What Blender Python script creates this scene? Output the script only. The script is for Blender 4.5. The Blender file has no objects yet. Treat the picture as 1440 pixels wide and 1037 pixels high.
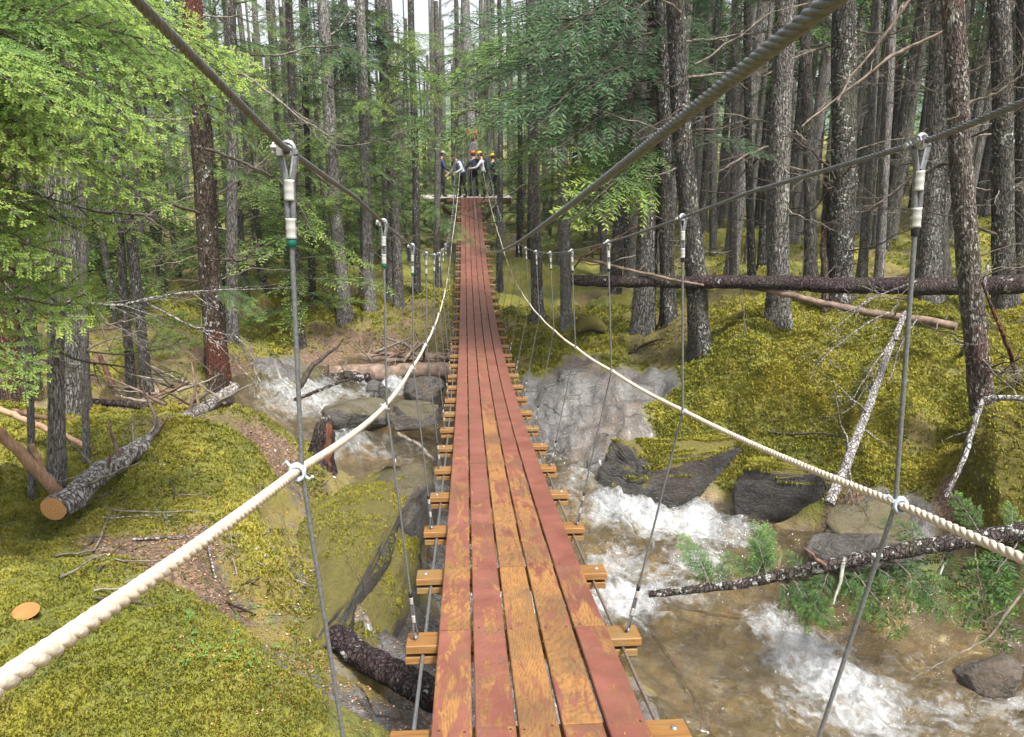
import bpy, math, random
import numpy as np
from mathutils import Vector, Matrix, Quaternion

R = math.radians
random.seed(7)
RNG = np.random.default_rng(7)
SC = bpy.context.scene
COL = SC.collection

# ------------------------------------------------------------------ camera, sky, sun, exposure
CAM = Vector((-0.23, 0.0, 4.2))
YAW, PITCH, FPX = R(3.44), R(15.0), 1080.0
cd = bpy.data.cameras.new('camera')
cam = bpy.data.objects.new('camera', cd)
COL.objects.link(cam)
cam.location = CAM
cam.rotation_euler = (R(90) - PITCH, 0, -YAW)
cd.sensor_width = 36.0
cd.lens = FPX / 1440 * 36
cd.clip_start, cd.clip_end = 0.05, 600
SC.camera = cam

W = bpy.data.worlds.new('World')
SC.world = W
W.use_nodes = True
wn = W.node_tree
wn.nodes.clear()
sky = wn.nodes.new('ShaderNodeTexSky')
sky.sky_type = 'NISHITA'
sky.sun_disc = False
SUN_EL, SUN_AZ = R(60), R(150)
sky.sun_elevation = SUN_EL
sky.sun_rotation = SUN_AZ
sky.dust_density = 4.0
hs = wn.nodes.new('ShaderNodeHueSaturation')
hs.inputs['Saturation'].default_value = 0.25
bg = wn.nodes.new('ShaderNodeBackground')
bg.inputs['Strength'].default_value = 0.055
wo = wn.nodes.new('ShaderNodeOutputWorld')
wn.links.new(sky.outputs[0], hs.inputs['Color'])
wn.links.new(hs.outputs[0], bg.inputs['Color'])
wn.links.new(bg.outputs[0], wo.inputs['Surface'])

sd = bpy.data.lights.new('sun', 'SUN')
sun = bpy.data.objects.new('sun', sd)
COL.objects.link(sun)
sd.energy = 1.5
sd.angle = R(10)
sd.color = (1.0, 0.96, 0.9)
sdir = Vector((math.sin(SUN_AZ) * math.cos(SUN_EL), math.cos(SUN_AZ) * math.cos(SUN_EL), math.sin(SUN_EL)))
sun.rotation_euler = (-sdir).to_track_quat('-Z', 'Y').to_euler()

vs = SC.view_settings
vs.view_transform = 'Standard'
vs.look = 'None'
vs.exposure = 2.5
vs.gamma = 1.0
vs.use_curve_mapping = False
SC.cycles.max_bounces = 6
SC.cycles.diffuse_bounces = 3
SC.cycles.glossy_bounces = 3
SC.cycles.transmission_bounces = 4
SC.cycles.transparent_max_bounces = 8
SC.cycles.caustics_reflective = False
SC.cycles.caustics_refractive = False
SC.cycles.use_denoising = True
SC.cycles.volume_bounces = 0

# ------------------------------------------------------------------ small maths
cy_, sy_ = math.cos(YAW), math.sin(YAW)
cp_, sp_ = math.cos(PITCH), math.sin(PITCH)


def ray(px, py):
    u, v = (px - 720) / FPX, (py - 518.5) / FPX
    fw, up = cp_ - v * sp_, -sp_ - v * cp_
    return Vector((u * cy_ + fw * sy_, -u * sy_ + fw * cy_, up))


def at(px, py, z):
    return CAM + ray(px, py) * z


def onZ(px, py, Z):           # Z relative to the camera
    d = ray(px, py)
    return CAM + d * (Z / d.z)


def hash3(ix, iy, iz, seed):
    h = (ix.astype(np.int64) * 374761393 + iy.astype(np.int64) * 668265263 + iz.astype(np.int64) * 2147483647 + seed * 974711) & 0xFFFFFFFF
    h = ((h ^ (h >> 13)) * 1274126177) & 0xFFFFFFFF
    h = (h ^ (h >> 16)) & 0xFFFFFF
    return h / float(0xFFFFFF)


def vnoise(P, scale=1.0, seed=0):
    P = np.asarray(P, float) * scale
    if P.shape[1] == 2:
        P = np.c_[P, np.zeros(len(P))]
    i = np.floor(P).astype(np.int64)
    f = P - i
    f = f * f * (3 - 2 * f)
    out = 0
    for dx in (0, 1):
        for dy in (0, 1):
            for dz in (0, 1):
                w = (f[:, 0] if dx else 1 - f[:, 0]) * (f[:, 1] if dy else 1 - f[:, 1]) * (f[:, 2] if dz else 1 - f[:, 2])
                out = out + w * hash3(i[:, 0] + dx, i[:, 1] + dy, i[:, 2] + dz, seed)
    return out * 2 - 1


def fbm(P, scale=1.0, oct=4, seed=0, gain=0.5):
    o, a = 0, 1.0
    for k in range(oct):
        o = o + a * vnoise(P, scale * 2.03 ** k, seed + k * 17)
        a *= gain
    return o


# ------------------------------------------------------------------ mesh helpers
class MB:
    """collects vertices and faces of one mesh"""

    def __init__(s):
        s.V, s.F, s.M, s.A, s.n = [], [], [], [], 0

    def add(s, V, F, m=0, attr=0.0):
        V = np.asarray(V, float).reshape(-1, 3)
        F = np.asarray(F, int)
        s.V.append(V)
        s.F.append(F + s.n)
        s.M.append(np.full(len(F), m))
        a = np.full(len(V), attr) if np.isscalar(attr) else np.asarray(attr, float)
        s.A.append(a)
        s.n += len(V)
        return s

    def merge(s, o, T=None):
        for V, F, M, A in zip(o.V, [f for f in o.F], o.M, o.A):
            pass
        V = np.concatenate(o.V)
        if T is not None:
            T = np.array(T)
            V = V @ T[:3, :3].T + T[:3, 3]
        base = s.n
        s.V.append(V)
        for F, M in zip(o.F, o.M):
            s.F.append(F + base)
            s.M.append(M)
        s.A.append(np.concatenate(o.A))
        s.n += len(V)
        return s

    def tube(s, P, r, n=6, m=0, caps=True, attr=0.0, capm=None):
        P = np.asarray(P, float)
        k = len(P)
        r = np.full(k, r) if np.isscalar(r) else np.asarray(r, float)
        T = np.gradient(P, axis=0)
        T /= np.linalg.norm(T, axis=1)[:, None] + 1e-12
        ref = np.array([0, 0, 1.0]) if abs(T[:, 2]).mean() < 0.9 else np.array([1.0, 0, 0])
        U = np.cross(T, ref)
        U /= np.linalg.norm(U, axis=1)[:, None] + 1e-12
        Wv = np.cross(T, U)
        a = np.arange(n) / n * 2 * math.pi
        V = P[:, None, :] + r[:, None, None] * (np.cos(a)[None, :, None] * U[:, None, :] + np.sin(a)[None, :, None] * Wv[:, None, :])
        i = np.arange(k - 1)[:, None] * n
        j = np.arange(n)[None, :]
        j2 = (j + 1) % n
        F = np.stack([i + j, i + j2, i + n + j2, i + n + j], -1).reshape(-1, 4)
        s.add(V.reshape(-1, 3), F, m, attr)
        if caps:
            cm = m if capm is None else capm
            for e, pc in ((0, P[0]), (k - 1, P[-1])):
                ring = V[e]
                idx = np.arange(n)
                tri = np.stack([idx, (idx + 1) % n, np.full(n, n)], -1)
                if e == 0:
                    pass
                else:
                    tri = tri[:, ::-1]
                s.add(np.vstack([ring, pc]), tri, cm, attr if np.isscalar(attr) else float(np.mean(attr)))
        return s

    def box(s, c, size, m=0, attr=0.0, rot=None):
        x, y, z = np.array(size) / 2
        V = np.array([[-x, -y, -z], [x, -y, -z], [x, y, -z], [-x, y, -z], [-x, -y, z], [x, -y, z], [x, y, z], [-x, y, z]])
        if rot is not None:
            V = V @ np.array(rot).T
        V = V + np.array(c)
        F = [[0, 3, 2, 1], [4, 5, 6, 7], [0, 1, 5, 4], [1, 2, 6, 5], [2, 3, 7, 6], [3, 0, 4, 7]]
        return s.add(V, F, m, attr)

    def mesh(s, name, mats, smooth=True, attr_name=None, sharp=None):
        V = np.concatenate(s.V)
        q = [(f, m) for f, m in zip(s.F, s.M) if len(f)]
        lens = np.concatenate([np.full(len(f), f.shape[1]) for f, m in q])
        loops = np.concatenate([f.ravel() for f, m in q])
        mi = np.concatenate([m for f, m in q])
        me = bpy.data.meshes.new(name)
        me.vertices.add(len(V))
        me.vertices.foreach_set('co', V.ravel().astype(np.float32))
        me.loops.add(len(loops))
        me.loops.foreach_set('vertex_index', loops.astype(np.int32))
        me.polygons.add(len(lens))
        st = np.concatenate([[0], np.cumsum(lens)[:-1]])
        me.polygons.foreach_set('loop_start', st.astype(np.int32))
        me.polygons.foreach_set('material_index', mi.astype(np.int32))
        me.update(calc_edges=True)
        if smooth:
            me.polygons.foreach_set('use_smooth', np.ones(len(lens), bool))
        if sharp is not None:
            me.set_sharp_from_angle(angle=R(sharp))
        if attr_name:
            a = me.attributes.new(attr_name, 'FLOAT', 'POINT')
            a.data.foreach_set('value', np.concatenate(s.A).astype(np.float32))
        for m in (mats if isinstance(mats, (list, tuple)) else [mats]):
            me.materials.append(m)
        me.validate()
        return me


LM = {}


def link(name, me, parent=None, loc=None, M4=None):
    o = bpy.data.objects.new(name, me)
    COL.objects.link(o)
    if parent is not None:
        o.parent = parent
    LM[o.name] = M4.copy() if M4 is not None else Matrix.Translation(loc or (0, 0, 0))
    if M4 is not None:
        o.matrix_local = M4
    elif loc is not None:
        o.location = loc
    return o


def tag(o, label=None, cat=None, group=None, kind=None):
    if label: o['label'] = label
    if cat: o['category'] = cat
    if group: o['group'] = group
    if kind: o['kind'] = kind
    return o


def thing(name, label, cat, loc=(0, 0, 0), group=None, M4=None):
    o = link(name, None, None, loc, M4)
    o.empty_display_size = 0.1
    return tag(o, label, cat, group)


# ------------------------------------------------------------------ material helpers
class NT:
    def __init__(s, name):
        s.m = bpy.data.materials.new(name)
        s.m.use_nodes = True
        s.t = s.m.node_tree
        s.t.nodes.clear()
        s.out = s.t.nodes.new('ShaderNodeOutputMaterial')

    def n(s, typ, _out=0, **kw):
        nd = s.t.nodes.new('ShaderNode' + typ)
        for k, v in kw.items():
            if k.startswith('p_'):
                setattr(nd, k[2:], v)
                continue
            key = int(k[1:]) if k[0] == 'i' and k[1:].isdigit() else k.replace('_', ' ')
            inp = nd.inputs[key]
            s.set(inp, v)
        return nd

    def set(s, inp, v):
        if hasattr(v, 'outputs'):
            s.t.links.new(v.outputs[0], inp)
        elif hasattr(v, 'is_output'):
            s.t.links.new(v, inp)
        else:
            if isinstance(v, (tuple, list)) and len(v) == 3 and inp.type == 'RGBA':
                v = (*v, 1)
            inp.default_value = v

    def math(s, op, a, b=0.0, clamp=False):
        return s.n('Math', p_operation=op, i0=a, i1=b, p_use_clamp=clamp)

    def noise(s, vec, scale, detail=4, rough=0.55, dist=0.0):
        return s.n('TexNoise', Vector=vec, Scale=scale, Detail=detail, Roughness=rough, Distortion=dist)

    def mix(s, f, a, b, blend='MIX'):
        nd = s.t.nodes.new('ShaderNodeMix')
        nd.data_type = 'RGBA'
        nd.blend_type = blend
        s.set(nd.inputs[0], f)
        s.set(nd.inputs[6], a)
        s.set(nd.inputs[7], b)
        return nd.outputs[2]

    def ramp(s, f, stops):
        nd = s.t.nodes.new('ShaderNodeValToRGB')
        s.set(nd.inputs[0], f)
        e = nd.color_ramp.elements
        while len(e) < len(stops):
            e.new(0.5)
        for el, (p, c) in zip(e, stops):
            el.position = p
            el.color = (*c, 1) if not np.isscalar(c) else (c, c, c, 1)
        return nd

    def coord(s, scale=(1, 1, 1), rot=(0, 0, 0), rand=True, out='Object'):
        tc = s.t.nodes.new('ShaderNodeTexCoord')
        v = tc.outputs[out]
        if rand:
            oi = s.t.nodes.new('ShaderNodeObjectInfo')
            mu = s.n('VectorMath', p_operation='SCALE', i0=(37.0, 53.0, 71.0))
            s.t.links.new(oi.outputs['Random'], mu.inputs['Scale'])
            v = s.n('VectorMath', p_operation='ADD', i0=v, i1=mu).outputs[0]
        mp = s.n('Mapping', Vector=v)
        mp.inputs['Scale'].default_value = scale
        mp.inputs['Rotation'].default_value = rot
        return mp

    def bump(s, h, strength=0.5, dist=0.01):
        return s.n('Bump', Strength=strength, Distance=dist, Height=h)

    def done(s, color, rough=0.8, bump=None, spec=0.3, metal=0.0, shader=None, **kw):
        if shader is None:
            p = s.n('BsdfPrincipled', Base_Color=color, Roughness=rough, Metallic=metal)
            p.inputs['Specular IOR Level'].default_value = spec
            for k, v in kw.items():
                s.set(p.inputs[k.replace('_', ' ')], v)
            if bump is not None:
                s.t.links.new(bump.outputs[0], p.inputs['Normal'])
            shader = p
        s.t.links.new(shader.outputs[0], s.out.inputs['Surface'])
        return s.m


def bark_mat(name, dark, light, lichen=0.3, red=0.0, vscale=5):
    n = NT(name)
    v = n.coord((vscale, vscale, vscale * 0.22))
    v2 = n.coord((1, 1, 1))
    wob = n.n('VectorMath', p_operation='SCALE', i0=n.noise(v2, 7, 3).outputs['Color'], Scale=0.09)
    pv = n.n('VectorMath', p_operation='ADD', i0=n.coord((1, 1, 0.30)), i1=wob)
    ve = n.n('TexVoronoi', Vector=pv, Scale=26.0, p_feature='DISTANCE_TO_EDGE')
    vc = n.n('TexVoronoi', Vector=pv, Scale=26.0)
    a = n.noise(v, 3.0, 5, 0.65, 0.6)
    b = n.noise(v2, 22, 5, 0.65)
    plate = n.ramp(ve.outputs['Distance'], [(0.02, 0.0), (0.16, 1.0)])
    tone = n.math('ADD', n.math('MULTIPLY', n.n('SeparateColor', Color=vc.outputs['Color']).outputs[0], 0.45), n.math('MULTIPLY', n.ramp(a, [(0.32, 0.0), (0.68, 1.0)]), 0.55))
    c = n.mix(n.math('MULTIPLY', plate, tone), dark, tuple(x * 1.25 for x in light))
    c = n.mix(n.math('MULTIPLY', n.ramp(b, [(0.45, 0), (0.7, 1)]), 0.5), c, tuple(min(1, x * 1.7) for x in light))
    if red:
        r_ = n.ramp(n.noise(v2, 1.1, 3, 0.5), [(0.52, 0.0), (0.58, 1.0)])
        c = n.mix(n.math('MULTIPLY', r_, red), c, (0.11, 0.036, 0.022))
    if lichen:
        vo = n.n('TexVoronoi', Vector=n.noise(v2, 5, 2), Scale=1)
        l1 = n.noise(v2, 17, 3, 0.6, 0.4)
        l2 = n.noise(v2, 2.2, 2)
        l = n.math('MULTIPLY', n.ramp(l1, [(0.57, 0.0), (0.6, 1.0)]), n.ramp(l2, [(0.62 - lichen * 0.4, 0.0), (0.72 - lichen * 0.4, 1.0)]))
        c = n.mix(n.math('MULTIPLY', l, 0.85), c, (0.42, 0.43, 0.39))
        g_ = n.ramp(n.noise(v2, 1.6, 3), [(0.5, 0.0), (0.7, 0.55)])
        c = n.mix(n.math('MULTIPLY', g_, 0.5), c, (0.10, 0.11, 0.06))
    h = n.math('ADD', n.math('ADD', n.math('MULTIPLY', plate, 0.7), n.math('MULTIPLY', a, 0.5)), n.math('MULTIPLY', b, 0.5))
    return n.done(c, 0.9, n.bump(h, 1.0, 0.035), 0.2)


M = {}
M['bark_dark'] = bark_mat('dark_bark', (0.02, 0.018, 0.016), (0.105, 0.097, 0.088), 0.35)
M['bark_grey'] = bark_mat('grey_bark', (0.042, 0.038, 0.035), (0.20, 0.187, 0.172), 0.3)
M['bark_pale'] = bark_mat('pale_bark', (0.085, 0.077, 0.072), (0.27, 0.255, 0.24), 0.4)
M['bark_white'] = bark_mat('weathered_bark', (0.10, 0.09, 0.085), (0.34, 0.32, 0.305), 0.2)
M['bark_red'] = bark_mat('red_bark', (0.02, 0.014, 0.011), (0.09, 0.065, 0.05), 0.25, red=0.8)
M['bark_brown'] = bark_mat('lichened_brown_bark', (0.03, 0.022, 0.019), (0.14, 0.115, 0.10), 0.6, red=0.35)
M['bark_wet'] = bark_mat('wet_dark_bark', (0.014, 0.009, 0.010), (0.06, 0.042, 0.042), 0.15)
M['bark_birch'] = bark_mat('lichened_log_bark', (0.07, 0.055, 0.05), (0.36, 0.33, 0.31), 0.75, vscale=4)


def plain(name, col, rough=0.6, metal=0.0, var=0.25, nscale=30, bump=0.0, spec=0.3, stretch=(1, 1, 1)):
    n = NT(name)
    v = n.coord(stretch)
    a = n.noise(v, nscale, 3)
    c = n.mix(n.ramp(a, [(0.35, 0), (0.7, 1)]), tuple(x * (1 - var) for x in col), tuple(min(1, x * (1 + var)) for x in col))
    return n.done(c, rough, n.bump(a, bump, 0.004) if bump else None, spec, metal)


M['cut_wood'] = None


def cut_mat(nm='cut_end_wood', ca=(0.42, 0.2, 0.065), cb=(0.52, 0.31, 0.13), axis='Y', sc=14.0):
    n = NT(nm)
    v = n.coord(rand=True)
    w = n.n('TexWave', Vector=n.coord(rand=False), Scale=sc, Distortion=3.0, Detail=3.0, p_wave_type='RINGS', p_rings_direction=axis)
    c = n.mix(w, ca, cb)
    c = n.mix(n.ramp(n.noise(v, 9, 3), [(0.5, 0), (0.7, 0.5)]), c, (0.5, 0.2, 0.06))
    return n.done(c, 0.75)


M['cut_wood'] = cut_mat()
M['split_wood'] = plain('split_pale_wood', (0.36, 0.22, 0.14), 0.7, 0, 0.3, 12, 0.4, stretch=(6, 6, 0.7))
M['drift'] = plain('bleached_driftwood', (0.17, 0.12, 0.09), 0.8, 0, 0.45, 9, 0.5)
M['pale_limb'] = plain('pale_bare_limb', (0.24, 0.185, 0.155), 0.8, 0, 0.4, 14, 0.4)
M['twig'] = plain('grey_twig', (0.17, 0.145, 0.12), 0.85, 0, 0.5, 18, 0.4)
M['twig_dark'] = plain('dark_twig', (0.055, 0.043, 0.034), 0.85, 0, 0.5, 18, 0.4)
M['red_stick'] = plain('peeled_red_stick', (0.14, 0.075, 0.052), 0.75, 0, 0.5, 10, 0.5)
M['steel'] = plain('galvanised_steel', (0.30, 0.31, 0.32), 0.42, 0.75, 0.25, 60, 0.2, 0.5)
M['cable'] = plain('grey_wire_cable', (0.13, 0.137, 0.142), 0.5, 0.35, 0.25, 120, 0.3, 0.5)
M['cable_brown'] = plain('rusted_rod', (0.22, 0.17, 0.14), 0.5, 0.5, 0.3, 60, 0.2, 0.5)
M['sleeve'] = plain('pale_metal_sleeve', (0.36, 0.36, 0.345), 0.45, 0.2, 0.15, 40, 0.2)
M['green_tape'] = plain('green_sleeve_end', (0.0, 0.09, 0.06), 0.5, 0, 0.2, 40)
M['black_tape'] = plain('black_tape', (0.015, 0.015, 0.016), 0.45, 0, 0.2, 40)
M['rope'] = plain('cream_rope', (0.46, 0.405, 0.32), 0.85, 0, 0.18, 90, 0.6, 0.1)
M['tie'] = plain('pale_blue_tie', (0.34, 0.38, 0.42), 0.7, 0, 0.2, 40)
M['lichen'] = plain('pale_lichen', (0.25, 0.26, 0.215), 0.9, 0, 0.45, 20)


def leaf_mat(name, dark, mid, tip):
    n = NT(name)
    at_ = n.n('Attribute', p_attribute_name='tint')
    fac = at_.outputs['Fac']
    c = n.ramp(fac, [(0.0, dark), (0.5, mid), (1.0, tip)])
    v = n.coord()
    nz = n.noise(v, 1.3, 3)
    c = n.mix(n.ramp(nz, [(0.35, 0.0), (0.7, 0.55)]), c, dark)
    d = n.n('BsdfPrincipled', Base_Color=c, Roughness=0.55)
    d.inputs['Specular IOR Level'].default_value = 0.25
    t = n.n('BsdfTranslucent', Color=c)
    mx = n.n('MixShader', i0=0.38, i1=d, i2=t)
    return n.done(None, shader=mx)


M['leaf_near'] = leaf_mat('bright_hemlock_needles', (0.05, 0.12, 0.03), (0.17, 0.28, 0.05), (0.38, 0.45, 0.08))
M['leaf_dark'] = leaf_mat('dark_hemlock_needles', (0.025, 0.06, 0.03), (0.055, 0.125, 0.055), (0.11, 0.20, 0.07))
M['leaf_mid'] = leaf_mat('hemlock_needles', (0.05, 0.11, 0.035), (0.12, 0.22, 0.058), (0.25, 0.36, 0.075))


def moss_mat(name='moss_fronds', attr='tint'):
    n = NT(name)
    tc = n.coord(rand=False)
    at_ = n.n('Attribute', p_attribute_name='tint')
    big = n.noise(tc, 0.9, 4, 0.6)
    mid = n.noise(tc, 5.0, 3, 0.6)
    c = n.mix(n.ramp(big, [(0.36, 0), (0.64, 1)]), (0.155, 0.17, 0.024), (0.33, 0.29, 0.042))
    c = n.mix(n.ramp(mid, [(0.45, 0), (0.7, 0.85)]), c, (0.068, 0.088, 0.018))
    c = n.mix(n.ramp(n.noise(tc, 2.1, 5, 0.7), [(0.56, 0), (0.68, 0.6)]), c, (0.15, 0.10, 0.045))
    c = n.mix(n.math('MULTIPLY', at_.outputs['Fac'], 0.7), c, n.mix(0.5, c, (0.42, 0.38, 0.08)))
    d = n.n('BsdfDiffuse', Color=c)
    t = n.n('BsdfTranslucent', Color=c)
    mx = n.n('MixShader', i0=0.3, i1=d, i2=t)
    return n.done(None, shader=mx)


M['moss'] = moss_mat()


def rock_nodes(n, tc, wet=0.0):
    a = n.noise(tc, 1.2, 6, 0.65, 0.5)
    st = n.n('Mapping', Vector=tc)
    st.inputs['Scale'].default_value = (1.0, 1.0, 1.8)
    st.inputs['Rotation'].default_value = (0.25, 0.1, 0.8)
    b = n.noise(st, 3.5, 8, 0.72, 0.4)
    f = n.noise(tc, 30, 5, 0.65)
    cw = n.n('VectorMath', p_operation='SCALE', i0=n.noise(tc, 2.5, 4, 0.6).outputs['Color'], Scale=0.55)
    cv = n.n('TexVoronoi', Vector=n.n('VectorMath', p_operation='ADD', i0=st, i1=cw), Scale=1.15, p_feature='DISTANCE_TO_EDGE')
    crack = n.math('MAXIMUM', n.ramp(cv.outputs['Distance'], [(0.0, 0.0), (0.03, 1.0)]), n.ramp(n.noise(tc, 1.6, 3), [(0.42, 0.25), (0.56, 1.0)]))
    c = n.mix(n.ramp(a, [(0.3, 0), (0.7, 1)]), (0.055, 0.053, 0.052), (0.16, 0.152, 0.145))
    c = n.mix(n.ramp(b, [(0.4, 0), (0.62, 0.8)]), c, (0.045, 0.04, 0.036))
    c = n.mix(n.ramp(f, [(0.5, 0), (0.72, 0.6)]), c, (0.27, 0.25, 0.22))
    c = n.mix(n.ramp(n.noise(tc, 0.8, 4), [(0.5, 0), (0.7, 0.6)]), c, (0.15, 0.10, 0.055))
    c = n.mix(crack, (0.022, 0.02, 0.018), c)
    h = n.math('ADD', n.math('ADD', b, n.math('MULTIPLY', f, 0.3)), n.math('MULTIPLY', crack, 0.35))
    return c, h, a


def ground_mat():
    n = NT('forest_floor')
    tc = n.coord(rand=False)
    A = lambda k: n.n('Attribute', p_attribute_name=k).outputs['Fac']
    fine = n.noise(tc, 55, 3, 0.6)
    big = n.noise(tc, 0.9, 4, 0.6)
    mid = n.noise(tc, 5.0, 4, 0.6)
    moss = n.mix(n.ramp(big, [(0.36, 0), (0.64, 1)]), (0.13, 0.14, 0.02), (0.27, 0.235, 0.036))
    moss = n.mix(n.ramp(mid, [(0.45, 0), (0.75, 0.8)]), moss, (0.065, 0.09, 0.018))
    moss = n.mix(n.ramp(fine, [(0.42, 0.0), (0.62, 0.7)]), moss, (0.045, 0.045, 0.014))
    lit = n.mix(n.ramp(n.noise(tc, 30, 4, 0.7), [(0.4, 0), (0.62, 1)]), (0.055, 0.036, 0.024), (0.20, 0.13, 0.085))
    rc, rh, ra = rock_nodes(n, tc)
    film = n.ramp(n.noise(tc, 1.7, 5, 0.65), [(0.39, 0.0), (0.52, 0.95)])
    rc2 = n.mix(n.math('MULTIPLY', film, n.math('MULTIPLY', A('mossy'), 1.0)), rc, n.mix(fine, (0.085, 0.074, 0.018), (0.215, 0.17, 0.04)))
    bed = n.mix(n.ramp(n.noise(tc, 2.2, 6, 0.7, 0.6), [(0.35, 0), (0.65, 1)]), (0.095, 0.066, 0.030), (0.38, 0.275, 0.11))
    pb = n.n('TexVoronoi', Vector=n.n('VectorMath', p_operation='ADD', i0=tc, i1=n.n('VectorMath', p_operation='SCALE', i0=n.noise(tc, 3, 3).outputs['Color'], Scale=0.3)), Scale=4.5)
    bed = n.mix(n.math('MULTIPLY', n.ramp(n.n('SeparateColor', Color=pb.outputs['Color']).outputs[0], [(0.3, 0), (0.9, 1)]), 0.6), bed, (0.33, 0.25, 0.13))
    bed = n.mix(n.ramp(pb.outputs['Distance'], [(0.35, 0.0), (0.75, 0.7)]), bed, (0.05, 0.035, 0.018))
    bed = n.mix(n.ramp(n.noise(tc, 7, 4, 0.7), [(0.5, 0), (0.7, 0.6)]), bed, (0.16, 0.13, 0.10))
    c = n.mix(A('litter'), moss, lit)
    c = n.mix(A('rock'), c, rc2)
    c = n.mix(A('bed'), c, bed)
    h = n.math('ADD', n.math('MULTIPLY', fine, 0.35), n.math('MULTIPLY', rh, 0.9))
    ro = n.math('SUBTRACT', 0.95, n.math('MULTIPLY', A('wet'), 0.72))
    return n.done(c, ro, n.bump(h, 0.9, 0.04), 0.5, Coat_Weight=n.math('MULTIPLY', A('wet'), 0.45), Coat_Roughness=0.2)


M['ground'] = ground_mat()


def rock_mat(name, tint=1.0, mossy=0.6, wet=0.0, up0=0.5):
    n = NT(name)
    tc = n.coord(rand=True)
    c, h, a = rock_nodes(n, tc)
    c = n.mix(1.0, c, (tint, tint * 0.97, tint * 0.94), 'MULTIPLY')
    g = n.n('NewGeometry')
    sx = n.n('SeparateXYZ', Vector=g.outputs['Normal'])
    up = n.math('ADD', sx.outputs['Z'], n.math('MULTIPLY', n.math('SUBTRACT', n.noise(tc, 3, 4), 0.5), 1.3))
    mk = n.math('MULTIPLY', n.n('MapRange', Value=up, i1=up0, i2=up0 + 0.12, p_clamp=True), mossy)
    c = n.mix(mk, c, n.mix(n.noise(tc, 25, 3), (0.06, 0.06, 0.012), (0.17, 0.14, 0.024)))
    return n.done(c, n.math('ADD', 0.85 - wet * 0.55, n.math('MULTIPLY', mk, 0.2)), n.bump(h, 1.0, 0.09), 0.5)


M['rock_dark'] = rock_mat('dark_mossy_rock', 0.5, 0.9)
M['rock_grey'] = rock_mat('grey_rock', 0.8, 0.35, 0.3)
M['rock_wet'] = rock_mat('wet_stream_rock', 0.75, 0.0, 0.9)
M['rock_moss'] = rock_mat('moss_covered_rock', 0.4, 1.0, 0.0, -0.55)


def water_mat():
    n = NT('stream_water')
    tc = n.coord(rand=False)
    flow = n.n('Mapping', Vector=n.n('Mapping', Vector=tc, Rotation=(0, 0, R(38))))
    flow.inputs['Scale'].default_value = (1.0, 3.2, 1.0)
    wob = n.noise(tc, 1.3, 3)
    flow2 = n.n('VectorMath', p_operation='ADD', i0=flow, i1=n.n('VectorMath', p_operation='SCALE', i0=wob.outputs['Color'], Scale=1.4))
    r1 = n.noise(flow2, 3.0, 5, 0.62, 0.5)
    r2 = n.noise(flow2, 11.0, 4, 0.6, 0.3)
    h = n.math('ADD', r1, n.math('MULTIPLY', r2, 0.35))
    bmp = n.bump(h, 1.0, 0.14)
    foam_a = n.n('Attribute', p_attribute_name='foam').outputs['Fac']
    s1 = n.math('ADD', n.math('MULTIPLY', n.noise(flow2, 5.0, 6, 0.64, 0.5), 0.6), n.math('MULTIPLY', n.noise(tc, 11.0, 5, 0.65, 0.4), 0.4))
    s2 = n.noise(flow2, 1.6, 4, 0.6)
    sx = n.math('ADD', n.math('MULTIPLY', s1, 0.8), n.math('MULTIPLY', s2, 0.3))
    thr = n.math('SUBTRACT', n.math('ADD', sx, n.math('MULTIPLY', foam_a, 0.42)), 0.715)
    fm = n.math('MULTIPLY', n.math('MULTIPLY', thr, 2.7, clamp=True), 0.88)
    trans = n.n('BsdfTransparent', Color=(0.92, 0.84, 0.62))
    gl = n.n('BsdfGlossy', Color=(1, 1, 1), Roughness=0.06)
    n.t.links.new(bmp.outputs[0], gl.inputs['Normal'])
    fr = n.n('Fresnel', IOR=1.33)
    n.t.links.new(bmp.outputs[0], fr.inputs['Normal'])
    murk = n.n('BsdfDiffuse', Color=(0.22, 0.17, 0.07))
    body = n.n('MixShader', i0=0.10, i1=trans, i2=murk)
    wat = n.n('MixShader', i0=n.math('ADD', n.math('MULTIPLY', fr, 1.3), 0.06), i1=body, i2=gl)
    fo = n.n('BsdfPrincipled', Base_Color=(0.52, 0.55, 0.575), Roughness=0.45)
    n.t.links.new(n.bump(n.noise(tc, 22, 5, 0.7), 0.9, 0.04).outputs[0], fo.inputs['Normal'])
    mx = n.n('MixShader', i0=fm, i1=wat, i2=fo)
    return n.done(None, shader=mx)


M['water'] = water_mat()


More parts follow.
